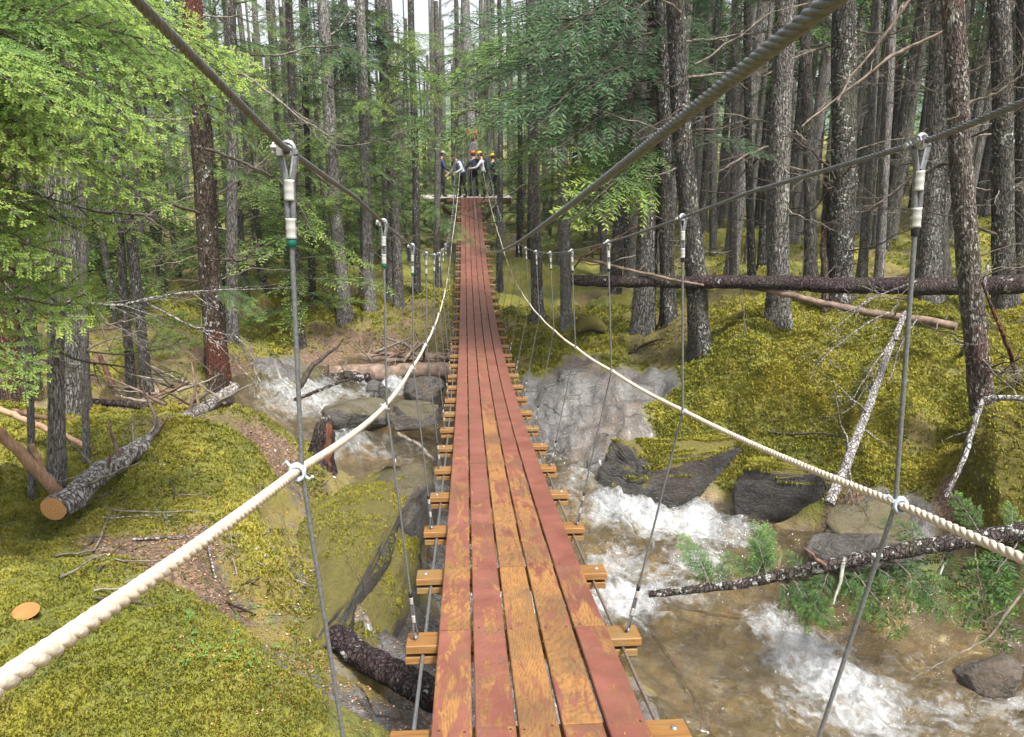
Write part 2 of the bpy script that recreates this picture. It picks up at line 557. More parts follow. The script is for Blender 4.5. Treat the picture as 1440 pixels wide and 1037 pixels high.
def plank_mat():
    n = NT('worn_red_planks')
    tc = n.coord((1, 1, 1))
    gr = n.n('Mapping', Vector=tc)
    gr.inputs['Scale'].default_value = (14, 0.9, 14)
    oi0 = n.t.nodes.new('ShaderNodeObjectInfo')
    of = n.n('VectorMath', p_operation='SCALE', i0=(0.13, 0.0, 0.0))
    n.t.links.new(n.math('SUBTRACT', oi0.outputs['Random'], 0.5).outputs[0], of.inputs['Scale'])
    rv = n.n('VectorMath', p_operation='ADD', i0=n.coord((1, 0.055, 1), rand=False), i1=of)
    rv = n.n('VectorMath', p_operation='ADD', i0=rv, i1=(0.0, 0.0, 0.05))
    wv = n.n('VectorMath', p_operation='SCALE', i0=n.noise(n.coord((1.6, 1.1, 1.6)), 2.2, 3).outputs['Color'], Scale=0.10)
    rv = n.n('VectorMath', p_operation='ADD', i0=rv, i1=wv)
    w = n.n('TexWave', Vector=rv, Scale=30.0, Distortion=0.6, Detail=2.0, p_wave_type='RINGS', p_rings_direction='Y')
    g2 = n.noise(gr, 9, 4, 0.6)
    wood = n.mix(n.ramp(w, [(0.0, 0), (0.75, 1)]), (0.155, 0.072, 0.024), (0.235, 0.115, 0.037))
    wood = n.mix(n.ramp(g2, [(0.4, 0), (0.62, 0.85)]), wood, (0.30, 0.15, 0.05))
    wood = n.mix(n.ramp(n.noise(tc, 1.3, 4), [(0.46, 0.0), (0.7, 0.75)]), wood, (0.085, 0.048, 0.022))
    paint = n.mix(n.ramp(n.noise(tc, 5, 4), [(0.35, 0), (0.7, 1)]), (0.150, 0.052, 0.036), (0.22, 0.084, 0.060))
    pv = n.n('Mapping', Vector=tc)
    pv.inputs['Scale'].default_value = (4.2, 0.5, 4.2)
    m1 = n.noise(pv, 3.4, 8, 0.68, 0.8)
    m2 = n.noise(gr, 4.0, 7, 0.78)
    oi = n.t.nodes.new('ShaderNodeObjectInfo')
    rnd = n.math('MULTIPLY', n.math('SUBTRACT', oi.outputs['Random'], 0.5), 0.16)
    geo = n.n('Attribute', p_attribute_name='wear').outputs['Fac']
    k = n.math('ADD', n.math('ADD', m1, n.math('MULTIPLY', m2, 0.42)), n.math('ADD', rnd, n.math('MULTIPLY', geo, 0.17)))
    worn = n.ramp(k, [(0.84, 0.0), (0.915, 1.0)])
    c = n.mix(worn, paint, wood)
    kv = n.n('TexVoronoi', Vector=n.coord((1.0, 0.62, 1.0)), Scale=3.1)
    kn = n.ramp(kv.outputs['Distance'], [(0.025, 1.0), (0.05, 0.35), (0.075, 0.0)])
    c = n.mix(n.math('MULTIPLY', kn, n.math('ADD', n.math('MULTIPLY', worn, 0.7), 0.15)), c, (0.06, 0.03, 0.014))
    dirt = n.ramp(n.noise(tc, 3.3, 6, 0.7), [(0.5, 0.0), (0.68, 0.6)])
    c = n.mix(dirt, c, (0.10, 0.065, 0.035))
    speck = n.ramp(n.noise(tc, 120, 2), [(0.72, 0.0), (0.76, 0.6)])
    c = n.mix(speck, c, (0.36, 0.25, 0.12))
    h = n.math('ADD', n.math('MULTIPLY', n.math('SUBTRACT', 1.0, worn), 0.5), n.math('MULTIPLY', w, 0.35))
    ro = n.math('ADD', 0.38, n.math('MULTIPLY', worn, 0.2))
    return n.done(c, ro, n.bump(h, 0.45, 0.003), 0.45)


M['plank'] = plank_mat()


def beam_mat():
    n = NT('treated_beam_wood')
    tc = n.coord((1, 1, 1))
    gr = n.n('Mapping', Vector=tc)
    gr.inputs['Scale'].default_value = (1.2, 14, 14)
    g2 = n.noise(gr, 5, 5, 0.65)
    c = n.mix(n.ramp(g2, [(0.3, 0), (0.7, 1)]), (0.13, 0.058, 0.016), (0.27, 0.135, 0.038))
    c = n.mix(n.ramp(n.noise(tc, 4, 4), [(0.5, 0.0), (0.72, 0.7)]), c, (0.16, 0.14, 0.06))
    return n.done(c, 0.6, n.bump(g2, 0.3, 0.003), 0.4)


M['beam'] = beam_mat()


# ------------------------------------------------------------------ terrain
# (pixel x, pixel y, height under the camera, kind): m moss, r bare rock, k mossy rock, l needle litter, w under the stream (height of the water)
TP = [
    (0, 1030, -2.5, 'm'), (200, 1030, -2.55, 'm'), (390, 1030, -2.75, 'm'), (425, 960, -2.9, 'm'), (300, 880, -2.72, 'm'), (340, 930, -2.72, 'm'), (100, 850, -2.65, 'm'),
    (0, 800, -2.7, 'm'), (60, 740, -2.78, 'm'), (200, 740, -2.78, 'm'), (330, 720, -2.8, 'm'), (365, 760, -3.0, 'm'), (280, 780, -2.85, 'l'), (230, 770, -2.8, 'l'), (300, 840, -2.95, 'l'),
    (130, 650, -2.78, 'm'), (0, 640, -2.75, 'm'), (300, 610, -2.72, 'm'), (250, 650, -2.7, 'm'), (360, 640, -2.85, 'm'), (330, 680, -2.78, 'm'),
    (320, 575, -2.85, 'm'), (100, 590, -2.95, 'm'), (0, 580, -2.95, 'm'), (400, 600, -3.0, 'm'), (415, 650, -3.3, 'l'), (385, 670, -3.3, 'l'),
    (435, 640, -3.6, 'k'), (430, 700, -3.65, 'k'), (455, 670, -3.85, 'k'),
    (60, 555, -3.5, 'w'), (165, 552, -3.5, 'w'), (350, 535, 13.2, 'w'), (400, 520, 13.8, 'r'), (330, 515, 13.5, 'l'),
    (100, 520, -3.1, 'l'), (200, 500, -3.0, 'm'), (0, 500, -3.0, 'm'),
    (380, 490, 15, 'm'), (480, 448, 18, 'm'), (560, 440, 19, 'm'), (620, 480, 16.5, 'm'), (550, 490, 16, 'l'), (640, 430, 20, 'm'), (450, 498, 15, 'l'),
    (430, 550, 13.2, 'w'), (480, 560, 13, 'w'), (540, 545, 14, 'w'), (590, 548, 14, 'w'), (620, 570, 13.4, 'w'), (540, 600, 12.5, 'w'), (480, 600, 12.4, 'w'), (600, 620, -4.3, 'w'),
     (600, 690, -4.6, 'w'),  (590, 730, -4.75, 'w'), (612, 790, -4.85, 'w'), (640, 860, -4.75, 'w'), (680, 640, -4.4, 'w'),
    (680, 760, -4.9, 'w'), (740, 860, -4.9, 'w'), (690, 960, -4.6, 'r'), (800, 1000, -4.8, 'r'),
    (470, 740, -3.85, 'k'), (350, 850, -3.35, 'k'), (420, 800, -3.6, 'k'), (510, 790, -3.85, 'k'), (560, 760, -4.15, 'k'), (585, 850, -4.1, 'r'), (440, 870, -3.6, 'k'), (520, 920, -3.9, 'r'),
    (600, 960, -4.1, 'r'), (470, 950, -3.65, 'k'), (470, 1020, -3.5, 'r'), (560, 1035, -3.85, 'r'), (400, 740, -3.55, 'k'), (430, 1000, -3.2, 'm'),
    (755, 560, 12.6, 'r'), (775, 540, 13, 'r'), (830, 522, 12.8, 'r'), (890, 540, 12.6, 'r'), (925, 570, 12.4, 'r'), (860, 590, 11.9, 'r'), (800, 620, 11.9, 'r'), (900, 620, 11.6, 'r'), (760, 620, 12.2, 'r'),
    (840, 650, 11.4, 'r'), (800, 665, -4.4, 'w'), (740, 640, -4.45, 'w'), (830, 690, -4.55, 'w'), (880, 705, -4.6, 'w'),
    (760, 505, 14, 'm'), (820, 490, 14.3, 'm'), (900, 510, 13.2, 'm'), (880, 455, 16, 'm'), (960, 510, 12.9, 'm'), (740, 470, 16.5, 'm'), (935, 590, 12.0, 'm'), (700, 430, 20, 'm'), (760, 440, 18, 'm'),
    (1000, 500, 12.3, 'm'), (1100, 470, 12.0, 'm'), (1200, 510, 11.2, 'm'), (1080, 550, 11.3, 'm'), (1000, 580, 11.5, 'm'), (1150, 600, 10.7, 'm'), (1250, 600, 10.1, 'm'), (1230, 660, 9.9, 'm'), (1310, 690, 9.4, 'm'),
    (1330, 590, 10.2, 'm'), (1420, 480, 11, 'm'), (1420, 560, 9.8, 'm'), (1400, 420, 13, 'm'), (1200, 430, 13.2, 'm'), (1060, 430, 15, 'm'), (1500, 600, 9.2, 'm'), (1430, 690, 8.8, 'm'),
    (950, 612, 11.6, 'm'), (1040, 640, 11.1, 'm'), (1150, 670, 10.3, 'm'), (1190, 720, 9.9, 'l'), (1330, 720, 9.1, 'l'),
    (950, 715, -4.7, 'w'), (1050, 740, -4.75, 'w'), (900, 790, -4.8, 'w'), (840, 880, -4.95, 'w'), (1000, 830, -4.85, 'w'), (1100, 860, -4.95, 'w'), (1230, 840, -4.85, 'w'), (1340, 930, -5.0, 'w'), (1430, 960, -5.0, 'w'),
    (960, 950, -5.0, 'w'), (1100, 1010, -5.1, 'w'), (1250, 1020, -5.15, 'w'), (1140, 760, -4.75, 'w'), (1420, 860, -4.85, 'w'), (1330, 830, -4.8, 'w'),
    (1200, 745, 9.7, 'r'), (1290, 760, 9.2, 'r'), (1440, 780, 8.5, 'l'), (1500, 820, 8.2, 'l'), (1550, 930, -4.6, 'r'), (880, 990, -4.95, 'r'), (1500, 700, 8.5, 'm'),
    (1150, 455, 12.1, 'm'), (1040, 470, 12.2, 'm'), (1100, 420, 15.5, 'm'), (535, 640, -4.28, 'w'), (490, 640, -4.2, 'w'), (585, 655, -4.4, 'w'), (530, 690, -4.1, 'r'), (500, 740, -3.95, 'k'), (572, 705, -4.15, 'r'), (576, 775, -4.25, 'r'),
    (600, 370, 28, 'm'), (500, 385, 25, 'm'), (400, 400, 22, 'm'), (250, 420, 19, 'm'), (80, 430, 17, 'm'), (700, 370, 28, 'm'), (850, 380, 24, 'm'), (1000, 380, 21, 'm'), (1150, 350, 22, 'm'), (1350, 340, 19, 'm'),
]
TPW = [  # plain world anchors outside the view: x, y, height under the camera, kind
    (-3, -2, -2.2, 'm'), (-8, 0, -2.4, 'm'), (-14, 6, -2.6, 'm'), (3, -3, -4.8, 'w'), (8, 0, -5.3, 'w'), (0.5, -3, -4.6, 'r'), (-1, -6, -2.4, 'm'), (12, -4, -5.6, 'w'), (14, 6, -2.0, 'm'), (11, 3.0, -4.6, 'r'), (20, 12, -1.2, 'm'),
    (-20, 15, -2.7, 'm'), (-12, 14, -3.45, 'w'), (-20, 19, -3.2, 'w'), (-30, 24, -3.0, 'w'), (-15, 20, -2.8, 'm'), (30, 30, -1.0, 'm'), (0, 24, -3.65, 'm'), (0, 32, -3.5, 'm'), (0, 45, -3.2, 'm'), (-25, 45, -3.0, 'm'), (25, 50, -1.0, 'm'), (-70, 40, -2.0, 'm'),
    (-60, 100, 1.0, 'm'), (0, 110, 0.0, 'm'), (70, 100, 3.0, 'm'), (100, 20, 0.0, 'm'), (-100, -20, -1.0, 'm'), (0, -100, -2.0, 'm'), (30, -12, -6.2, 'w'), (24, -3, -4.5, 'm'), (20, -20, -4.0, 'm'), (3.0, -9, -3.0, 'm'), (-150, 150, 6, 'm'), (150, 150, 8, 'm'), (150, -150, 0, 'm'), (-150, -150, 0, 'm'),
]
tp, tk = [], []
for px, py, z, k in TP:
    p = onZ(px, py, z) if z < 0 else at(px, py, z)
    tp.append((p.x, p.y, p.z))
    tk.append(k)
for x, y, z, k in TPW:
    tp.append((x, y, z + CAM.z))
    tk.append(k)
tp = np.array(tp)
tk = np.array(tk)


class RBF:
    def __init__(s, XY, Z, lam=0.02):
        s.c = XY
        d = np.linalg.norm(XY[:, None] - XY[None], axis=2)
        n = len(XY)
        A = np.zeros((n + 1, n + 1))
        A[:n, :n] = -d + lam * np.eye(n) * -1
        A[:n, n] = A[n, :n] = 1
        s.w = np.linalg.solve(A, np.r_[Z, 0])

    def __call__(s, XY):
        out = np.empty(len(XY))
        for i in range(0, len(XY), 20000):
            d = np.linalg.norm(XY[i:i + 20000, None] - s.c[None], axis=2)
            out[i:i + 20000] = -d @ s.w[:-1] + s.w[-1]
        return out


wm = tk == 'w'
WATER = RBF(tp[wm][:, :2], tp[wm][:, 2], 0.05)
gz = tp[:, 2] - np.where(wm, 0.34, 0.0)
_rb = [RBF(tp[:, :2], gz, 0.03)] + [RBF(tp[:, :2], (tk == k).astype(float), 0.05) for k in 'rklw']
_RW = np.stack([r_.w for r_ in _rb], 1)


def fields(XY):
    """base height and the four kind weights, one column each"""
    out = np.empty((len(XY), 5))
    cx, cyy = tp[:, 0].astype(np.float32), tp[:, 1].astype(np.float32)
    for i in range(0, len(XY), 30000):
        q = XY[i:i + 30000].astype(np.float32)
        d = np.sqrt((q[:, 0:1] - cx) ** 2 + (q[:, 1:2] - cyy) ** 2)
        out[i:i + 30000] = -(d @ _RW[:-1].astype(np.float32)) + _RW[-1]
    return out


def shape_ground(XY, Fd):
    g = Fd[:, 0].copy()
    wk = np.clip(Fd[:, 4], 0, 1)
    rk = np.clip(Fd[:, 1] + Fd[:, 2], 0, 1)
    soft = 1 - np.maximum(wk, rk)
    dist = np.hypot(XY[:, 0] - CAM.x, XY[:, 1] - CAM.y)
    g += soft * (0.13 * fbm(XY, 1.1, 3, 3)) + soft * 0.25 * vnoise(XY, 0.33, 9) * np.clip((dist - 9) / 8, 0, 1)
    g += soft * (0.24 * np.abs(vnoise(XY, 1.4, 13)) + 0.08 * np.abs(vnoise(XY, 4.2, 15)) - 0.07)
    rn = np.abs(fbm(XY @ np.array([[0.8, 0.6], [-0.6, 0.8]]) * np.array([0.7, 2.2]), 0.9, 3, 21))
    g += rk * (0.30 * rn - 0.10)
    q = (g + 0.10 * fbm(XY, 0.8, 3, 29)) / 0.24
    fr_ = q - np.floor(q)
    st_ = np.clip((fr_ - 0.40) / 0.20, 0, 1)
    g += rk * 0.65 * 0.24 * (st_ * st_ * (3 - 2 * st_) - fr_)
    g += wk * (0.08 * fbm(XY, 1.4, 3, 31))
    g += soft * 0.03 * fbm(XY, 6.0, 3, 5) + (1 - soft) * 0.03 * fbm(XY, 5.0, 4, 41)
    return g


# one fan of ground points round the camera, fine where the camera looks; everything else reads heights from it
FT = np.concatenate([np.linspace(-50, 62, 561), np.linspace(62, 310, 70)[1:]])
FR = np.concatenate([np.geomspace(0.6, 3.2, 30)[:-1], np.geomspace(3.2, 30, 280)[:-1], np.geomspace(30, 260, 45)])
_a = np.radians(FT[:-1]) + YAW
FXY = np.stack([(CAM.x + FR[:, None] * np.sin(_a)[None]).ravel(), (CAM.y + FR[:, None] * np.cos(_a)[None]).ravel()], 1)
FF = fields(FXY)
FF[:, 0] = shape_ground(FXY, FF)
_G = FF.reshape(len(FR), len(FT) - 1, 5)
_G = np.concatenate([_G, _G[:, :1]], 1)


def look(XY):
    XY = np.asarray(XY, float).reshape(-1, 2)
    dx, dy = XY[:, 0] - CAM.x, XY[:, 1] - CAM.y
    r = np.interp(np.hypot(dx, dy), FR, np.arange(len(FR)))
    a = (np.degrees(np.arctan2(dx, dy) - YAW) + 50) % 360 - 50
    t = np.interp(a, FT, np.arange(len(FT)))
    i, j = np.minimum(r.astype(int), len(FR) - 2), np.minimum(t.astype(int), len(FT) - 2)
    u, v = (r - i)[:, None], (t - j)[:, None]
    return (_G[i, j] * (1 - u) + _G[i + 1, j] * u) * (1 - v) + (_G[i, j + 1] * (1 - u) + _G[i + 1, j + 1] * u) * v


class _Kind:
    def __init__(s, c): s.c = c
    def __call__(s, XY): return look(XY)[:, s.c]


KIND = {k: _Kind(i + 1) for i, k in enumerate('rklw')}


def H(XY, fine=True):
    return look(XY)[:, 0]


def hz(x, y):
    return float(H(np.array([[x, y]]))[0])


def ground(px, py, lift=0.0):
    """point where the line of sight through a pixel meets the ground"""
    d = ray(px, py)
    t = np.concatenate([np.linspace(1.5, 25, 500), np.linspace(25.2, 90, 200)])
    P = np.array(CAM)[None] + t[:, None] * np.array(d)[None]
    below = P[:, 2] < H(P[:, :2], False)
    i = int(np.argmax(below)) if below.any() else len(t) - 1
    p = Vector(P[i])
    p.z = hz(p.x, p.y) + lift
    return p


def depth_of(p):
    f = Vector((sy_ * cp_, cy_ * cp_, -sp_))
    return (Vector(p) - CAM).dot(f)


def terrain():
    n, k = len(FT) - 1, len(FR)
    XY, Z = FXY, FF[:, 0]
    i = np.arange(k - 1)[:, None] * n
    j = np.arange(n)[None]
    j2 = (j + 1) % n
    F = np.stack([i + j, i + n + j, i + n + j2, i + j2], -1).reshape(-1, 4)[:, ::-1]
    mb = MB()
    mb.add(np.c_[XY, Z], F)
    mb.add(np.vstack([np.c_[XY[:n], Z[:n]], [[CAM.x, CAM.y, Z[:n].mean()]]]), np.stack([np.arange(n), np.full(n, n), (np.arange(n) + 1) % n], -1)[:, ::-1])
    me = mb.mesh('ground', M['ground'])
    allXY = np.vstack([XY, XY[:n], [[CAM.x, CAM.y]]])
    nz = 0.28 * fbm(allXY, 2.3, 4, 77)
    kd = {k_: np.r_[FF[:, q + 1], FF[:n, q + 1], FF[:1, q + 1]] for q, k_ in enumerate('rklw')}
    S = lambda v, a, b: np.clip((v - a) / (b - a), 0, 1)
    rock = S(kd['r'] + kd['k'] + nz, 0.38, 0.55)
    bed = S(kd['w'] + nz * 0.6, 0.4, 0.6)
    lit = S(kd['l'] + nz * 1.2, 0.35, 0.6)
    far = np.hypot(allXY[:, 0], allXY[:, 1])
    lit = np.maximum(lit, S(fbm(allXY, 0.6, 4, 91), 0.32, 0.6) * 0.55)
    mossy = S(kd['k'] + nz * 0.5, 0.2, 0.5)
    wet = np.clip(bed * 0.7 + S(kd['r'], 0.3, 0.7), 0, 1)
    for nm, val in (('rock', rock), ('bed', bed), ('litter', lit), ('mossy', mossy), ('wet', wet)):
        a = me.attributes.new(nm, 'FLOAT', 'POINT')
        a.data.foreach_set('value', val.astype(np.float32))
    o = link('ground', me)
    tag(o, kind='structure')
    return o


terrain()

FOAM = [  # pixel x, y, radius in metres, strength
    (430, 555, 1.2, 0.8), (500, 560, 0.7, 0.5), (545, 545, 0.8, 0.9), (480, 625, 1.1, 0.55), (560, 640, 1.2, 0.4), (600, 700, 0.55, 0.9), (600, 760, 0.6, 1.0), (615, 810, 0.6, 1.0), (640, 760, 0.6, 1.0),
    (760, 650, 0.8, 0.5), (820, 685, 0.9, 0.55), (870, 715, 0.8, 0.8), (920, 730, 0.8, 0.9), (980, 735, 0.8, 1.0), (1040, 750, 0.6, 0.8), (870, 790, 0.7, 0.7), (880, 840, 0.7, 0.95), (840, 850, 0.6, 0.7), (930, 820, 0.5, 0.7), (980, 790, 0.6, 0.8), (960, 830, 0.5, 0.7),
    (1090, 880, 0.5, 0.8), (1130, 920, 0.6, 1.0), (1170, 960, 0.6, 1.0), (1210, 990, 0.65, 0.95), (1240, 1020, 0.6, 0.8), (1110, 1000, 0.5, 0.6), (1280, 940, 0.5, 0.45), (1340, 1000, 0.6, 0.5), (1420, 1000, 0.6, 0.5), (640, 850, 0.5, 0.8), (700, 820, 0.8, 0.9),
]


def water():
    th = np.radians(np.linspace(-46, 62, 520)) + YAW
    r = np.geomspace(1.5, 34, 380)
    n, k = len(th), len(r)
    XY = np.stack([(CAM.x + r[:, None] * np.sin(th)[None]).ravel(), (CAM.y + r[:, None] * np.cos(th)[None]).ravel()], 1)
    Z0 = WATER(XY)
    c, s = math.cos(R(38)), math.sin(R(38))
    fl = np.c_[XY[:, 0] * c + XY[:, 1] * -s, (XY[:, 0] * s + XY[:, 1] * c)]
    fl = np.c_[fl[:, 0] * 1.0, fl[:, 1] * 2.4]
    foam = np.zeros(len(XY))
    for px, py, rad, st in FOAM:
        d = ray(px, py)
        t = 9.0
        for _ in range(12):
            p = CAM + d * t
            t *= (WATER(np.array([[p.x, p.y]]))[0] - CAM.z) / (p.z - CAM.z)
        p = CAM + d * t
        q = np.exp(-((XY[:, 0] - p.x) ** 2 + (XY[:, 1] - p.y) ** 2) / (rad * 0.85) ** 2)
        foam = np.maximum(foam, q * st)
    Z = Z0 + 0.055 * fbm(fl, 1.6, 4, 61) + foam * 0.17 * fbm(fl, 3.0, 4, 67) + foam * 0.05
    G = H(XY)
    show = (Z > G - 0.12).reshape(k, n)
    wk = (KIND['w'](XY) > 0.12).reshape(k, n)
    show &= wk
    q = show[:-1, :-1] | show[1:, :-1] | show[:-1, 1:] | show[1:, 1:]
    i, j = np.nonzero(q)
    F = np.stack([i * n + j, i * n + j + 1, (i + 1) * n + j + 1, (i + 1) * n + j], -1)
    used = np.unique(F)
    mp = np.full(len(XY), -1)
    mp[used] = np.arange(len(used))
    mb = MB()
    mb.add(np.c_[XY, Z][used], mp[F], 0, foam[used])
    o = link('water', mb.mesh('water', M['water'], attr_name='foam'))
    tag(o, kind='structure')
    g = np.random.default_rng(3)
    ok = np.nonzero((foam > 0.45) & show.ravel() & (Z > G))[0]
    dist = np.hypot(XY[ok, 0] - CAM.x, XY[ok, 1] - CAM.y)
    pr = foam[ok] ** 2 * dist ** 2
    ok = g.choice(ok, 1300, p=pr / pr.sum())
    c = np.c_[XY[ok], Z[ok]] + np.c_[g.normal(0, 0.05, (len(ok), 2)), np.abs(g.normal(0, 0.035, len(ok)))]
    sz = g.uniform(0.002, 0.006, len(ok))
    oc = np.array([[1, 0, 0], [0, 1, 0], [-1, 0, 0], [0, -1, 0], [0, 0, 1], [0, 0, -1.0]])
    V = (c[:, None] + oc[None] * sz[:, None, None] * g.uniform(0.6, 1.5, (len(ok), 6, 1))).reshape(-1, 3)
    f1 = np.array([[0, 1, 4], [1, 2, 4], [2, 3, 4], [3, 0, 4], [1, 0, 5], [2, 1, 5], [3, 2, 5], [0, 3, 5]])
    F = (np.arange(len(ok))[:, None, None] * 6 + f1[None]).reshape(-1, 3)
    sp = link('spray_drops', MB().add(V, F).mesh('spray_drops', plain('white_spray', (0.7, 0.72, 0.74), 0.3, 0, 0.05)))
    tag(sp, 'white droplets thrown up by the rapids', None, None, 'stuff')


water()

# ------------------------------------------------------------------ the bridge
_dy = np.array([-1.2, 0, 1.2, 2.17, 3.01, 3.77, 4.51, 5.36, 8.28, 11.3, 16.2, 20.5, 23.97, 26.75, 31.3])
_dz = np.array([-1.22, -1.47, -1.69, -1.865, -2.014, -2.154, -2.268, -2.40, -2.75, -2.99, -3.14, -2.92, -2.52, -2.14, -1.32])
_pf = np.polyfit(_dy, _dz, 5)
deck = lambda y: np.polyval(_pf, y) + CAM.z
Y_END = 31.25
bridge = thing('suspension_bridge', 'narrow suspension footbridge of red worn planks hung from steel cables over the stream', 'bridge', (0, 0, 0))


SCREW = MB().tube([(0, 0, -0.004), (0, 0, 0.0004), (0, 0, 0.0009)], [0.0052, 0.0052, 0.0035], 8).mesh('screw', plain('rusty_screw', (0.07, 0.045, 0.035), 0.5, 0.6))


def plank(xc, y0, y1, w=0.140, t=0.038, walk=0.0):
    m = max(2, int((y1 - y0) / 0.3) + 1)
    ys = np.linspace(y0 + 0.002, y1 - 0.002, m)
    zs = deck(ys)
    b = 0.004
    prof = np.array([[-w / 2, -t + b], [-w / 2, -b], [-w / 2 + b, 0], [w / 2 - b, 0], [w / 2, -b], [w / 2, -t + b], [w / 2 - b, -t], [-w / 2 + b, -t]])
    dz = random.uniform(-0.002, 0.002)
    tw = random.uniform(-0.0015, 0.0015)
    yc = (y0 + y1) / 2
    zc = float(deck(yc))
    V = np.array([[[p[0], y - yc, z - zc + p[1] + dz + tw * p[0] / w * 2] for p in prof] for y, z in zip(ys, zs)])
    n = 8
    i = np.arange(m - 1)[:, None] * n
    j = np.arange(n)[None]
    F = np.stack([i + j, i + (j + 1) % n, i + n + (j + 1) % n, i + n + j], -1).reshape(-1, 4)
    mb = MB()
    wear = np.repeat(np.clip(1.15 - (ys / 9.0), 0.12, 1.0) + walk, n)
    mb.add(V.reshape(-1, 3), F, 0, wear)
    mb.add(V[0], np.arange(n)[None], 0, wear[0])
    mb.add(V[-1], np.arange(n)[None, ::-1], 0, wear[-1])
    me = mb.mesh('plank', M['plank'], True, 'wear', sharp=35)
    o = link('plank', me, bridge, (xc + random.uniform(-0.0015, 0.0015), yc, zc))
    for q in range(-5, 9):
        yb = 3.03 + 0.79 * q
        for sx in (-0.045, 0.045):
            yq = yb + random.uniform(-0.02, 0.02)
            if y0 + 0.02 < yq < y1 - 0.02 and 1.0 < yq < 7.5:
                link('screw', SCREW, o, (sx + random.uniform(-0.008, 0.008), yq - yc, float(deck(yq)) - zc + dz + 0.0002))
    return o


JOINTS = {0: [3.03], 1: [2.25], 2: [3.80], 3: [2.24], 4: [3.02, 3.80]}
SP = 0.79
for row in range(5):
    xc = (row - 2) * 0.1525
    js = list(JOINTS[row])
    while js[0] > -0.9:
        js.insert(0, js[0] - 2.37)
    step = [3.95, 2.37, 3.16, 4.74, 3.95]
    k = row
    while js[-1] < Y_END - 2.4:
        js.append(js[-1] + random.choice([3.16, 3.95, 4.74]))
        k += 1
    js[-1] = Y_END
    for a, b in zip(js[:-1], js[1:]):
        if b > -0.4:
            plank(xc, max(a, -1.3), b, walk=(-0.18, 0.13, 0.26, 0.12, -0.22)[row])

bm_ = MB()
def rounded_box(mb, sx, sy, sz, b=0.004, m=0):
    x, y, z = sx / 2, sy / 2, sz / 2
    P = [(-y, -z + b), (-y, z - b), (-y + b, z), (y - b, z), (y, z - b), (y, -z + b), (y - b, -z), (-y + b, -z)]
    V = np.array([[[X, p[0], p[1]] for p in P] for X in (-x, x)])
    F = [[j, (j + 1) % 8, 8 + (j + 1) % 8, 8 + j] for j in range(8)]
    mb.add(V.reshape(-1, 3), F, m)
    mb.add(V[0], [list(range(7, -1, -1))], m)
    mb.add(V[1], [list(range(8))], m)
    return mb
beam_me = rounded_box(MB(), 1.046, 0.142, 0.038).mesh('cross_beam', M['beam'], True, sharp=35)
low_me = rounded_box(MB(), 1.036, 0.135, 0.036).mesh('lower_cross_beam', M['beam'], True, sharp=35)
bolt_mb = MB().tube([(0, 0, 0), (0, 0, 0.004), (0, 0, 0.0065)], [0.013, 0.012, 0.006], 10)
bolt_me = bolt_mb.mesh('bolt', M['steel'])
beam_y = [3.03 + SP * k for k in range(-5, 36)]
beam_y = [y for y in beam_y if y < Y_END]
hanger_y = []
for i, y in enumerate(beam_y):
    z = float(deck(y))
    sl = math.atan(float(deck(y + 0.1) - deck(y - 0.1)) / 0.2)
    rx = Matrix.Rotation(sl, 4, 'X')
    bo = link('cross_beam', beam_me, bridge, M4=Matrix.Translation((random.uniform(-0.006, 0.006), y, z - 0.0585)) @ rx)
    lo = link('lower_cross_beam', low_me, bridge, M4=Matrix.Translation((random.uniform(-0.01, 0.01), y, z - 0.038 - 0.041 - 0.017 - 0.018)) @ rx)
    if (i - 5) % 2 == 0:
        hanger_y.append(y)
    if y < 12:
        for s in (-1, 1):
            if (i - 5) % 2:
                link('bolt', bolt_me, bo, (s * 0.475, 0.01, 0.019))
        if y < 6:
            for r_ in range(5):
                pass

ys = np.linspace(-1.4, Y_END + 0.4, 90)
for s in (-1, 1):
    mb = MB().tube(np.c_[np.full(90, s * 0.446), ys, deck(ys) - 0.038 - 0.041 - 0.0085], 0.0078, 7)
    link('deck_cable', mb.mesh('deck_cable', M['cable_brown'] if s > 0 else M['steel']), bridge)


def main_z(y, s=-1):
    return deck(y) + (1.80 if s < 0 else 1.815) - 0.04 * np.clip(2.3 - np.asarray(y, float), 0, 0.9) + 0.027 * np.clip(1.4 - np.asarray(y, float), 0, 3)


def rope_z(y, s=-1):
    return deck(y) + (1.055 if s < 0 else 1.01) + (0.06 if s < 0 else 0.02) * np.clip(3 - np.asarray(y, float), 0, 4)


def stranded(P, r_core, r_str, n_str, pitch, sides, mat, name, y_detail, per_turn=10, core=True):
    """twisted strands to y_detail, a plain tube beyond"""
    P = np.asarray(P, float)
    seg = np.r_[0, np.cumsum(np.linalg.norm(np.diff(P, axis=0), axis=1))]
    cut = np.interp(y_detail, P[:, 1], seg)
    k = max(8, int(cut / pitch * per_turn))
    s = np.linspace(0, cut, k)
    C = np.stack([np.interp(s, seg, P[:, i]) for i in range(3)], 1)
    T = np.gradient(C, axis=0)
    T /= np.linalg.norm(T, axis=1)[:, None]
    U = np.cross(T, [0, 0, 1.0])
    U /= np.linalg.norm(U, axis=1)[:, None]
    Wv = np.cross(T, U)
    mb = MB()
    for q in range(n_str):
        a = s / pitch * 2 * math.pi + q * 2 * math.pi / n_str
        mb.tube(C + r_core * (np.cos(a)[:, None] * U + np.sin(a)[:, None] * Wv), r_str, sides)
    rest = P[seg > cut - 0.05]
    mb.tube(rest, r_core + r_str * 0.9, 8)
    return mb.mesh(name, mat)


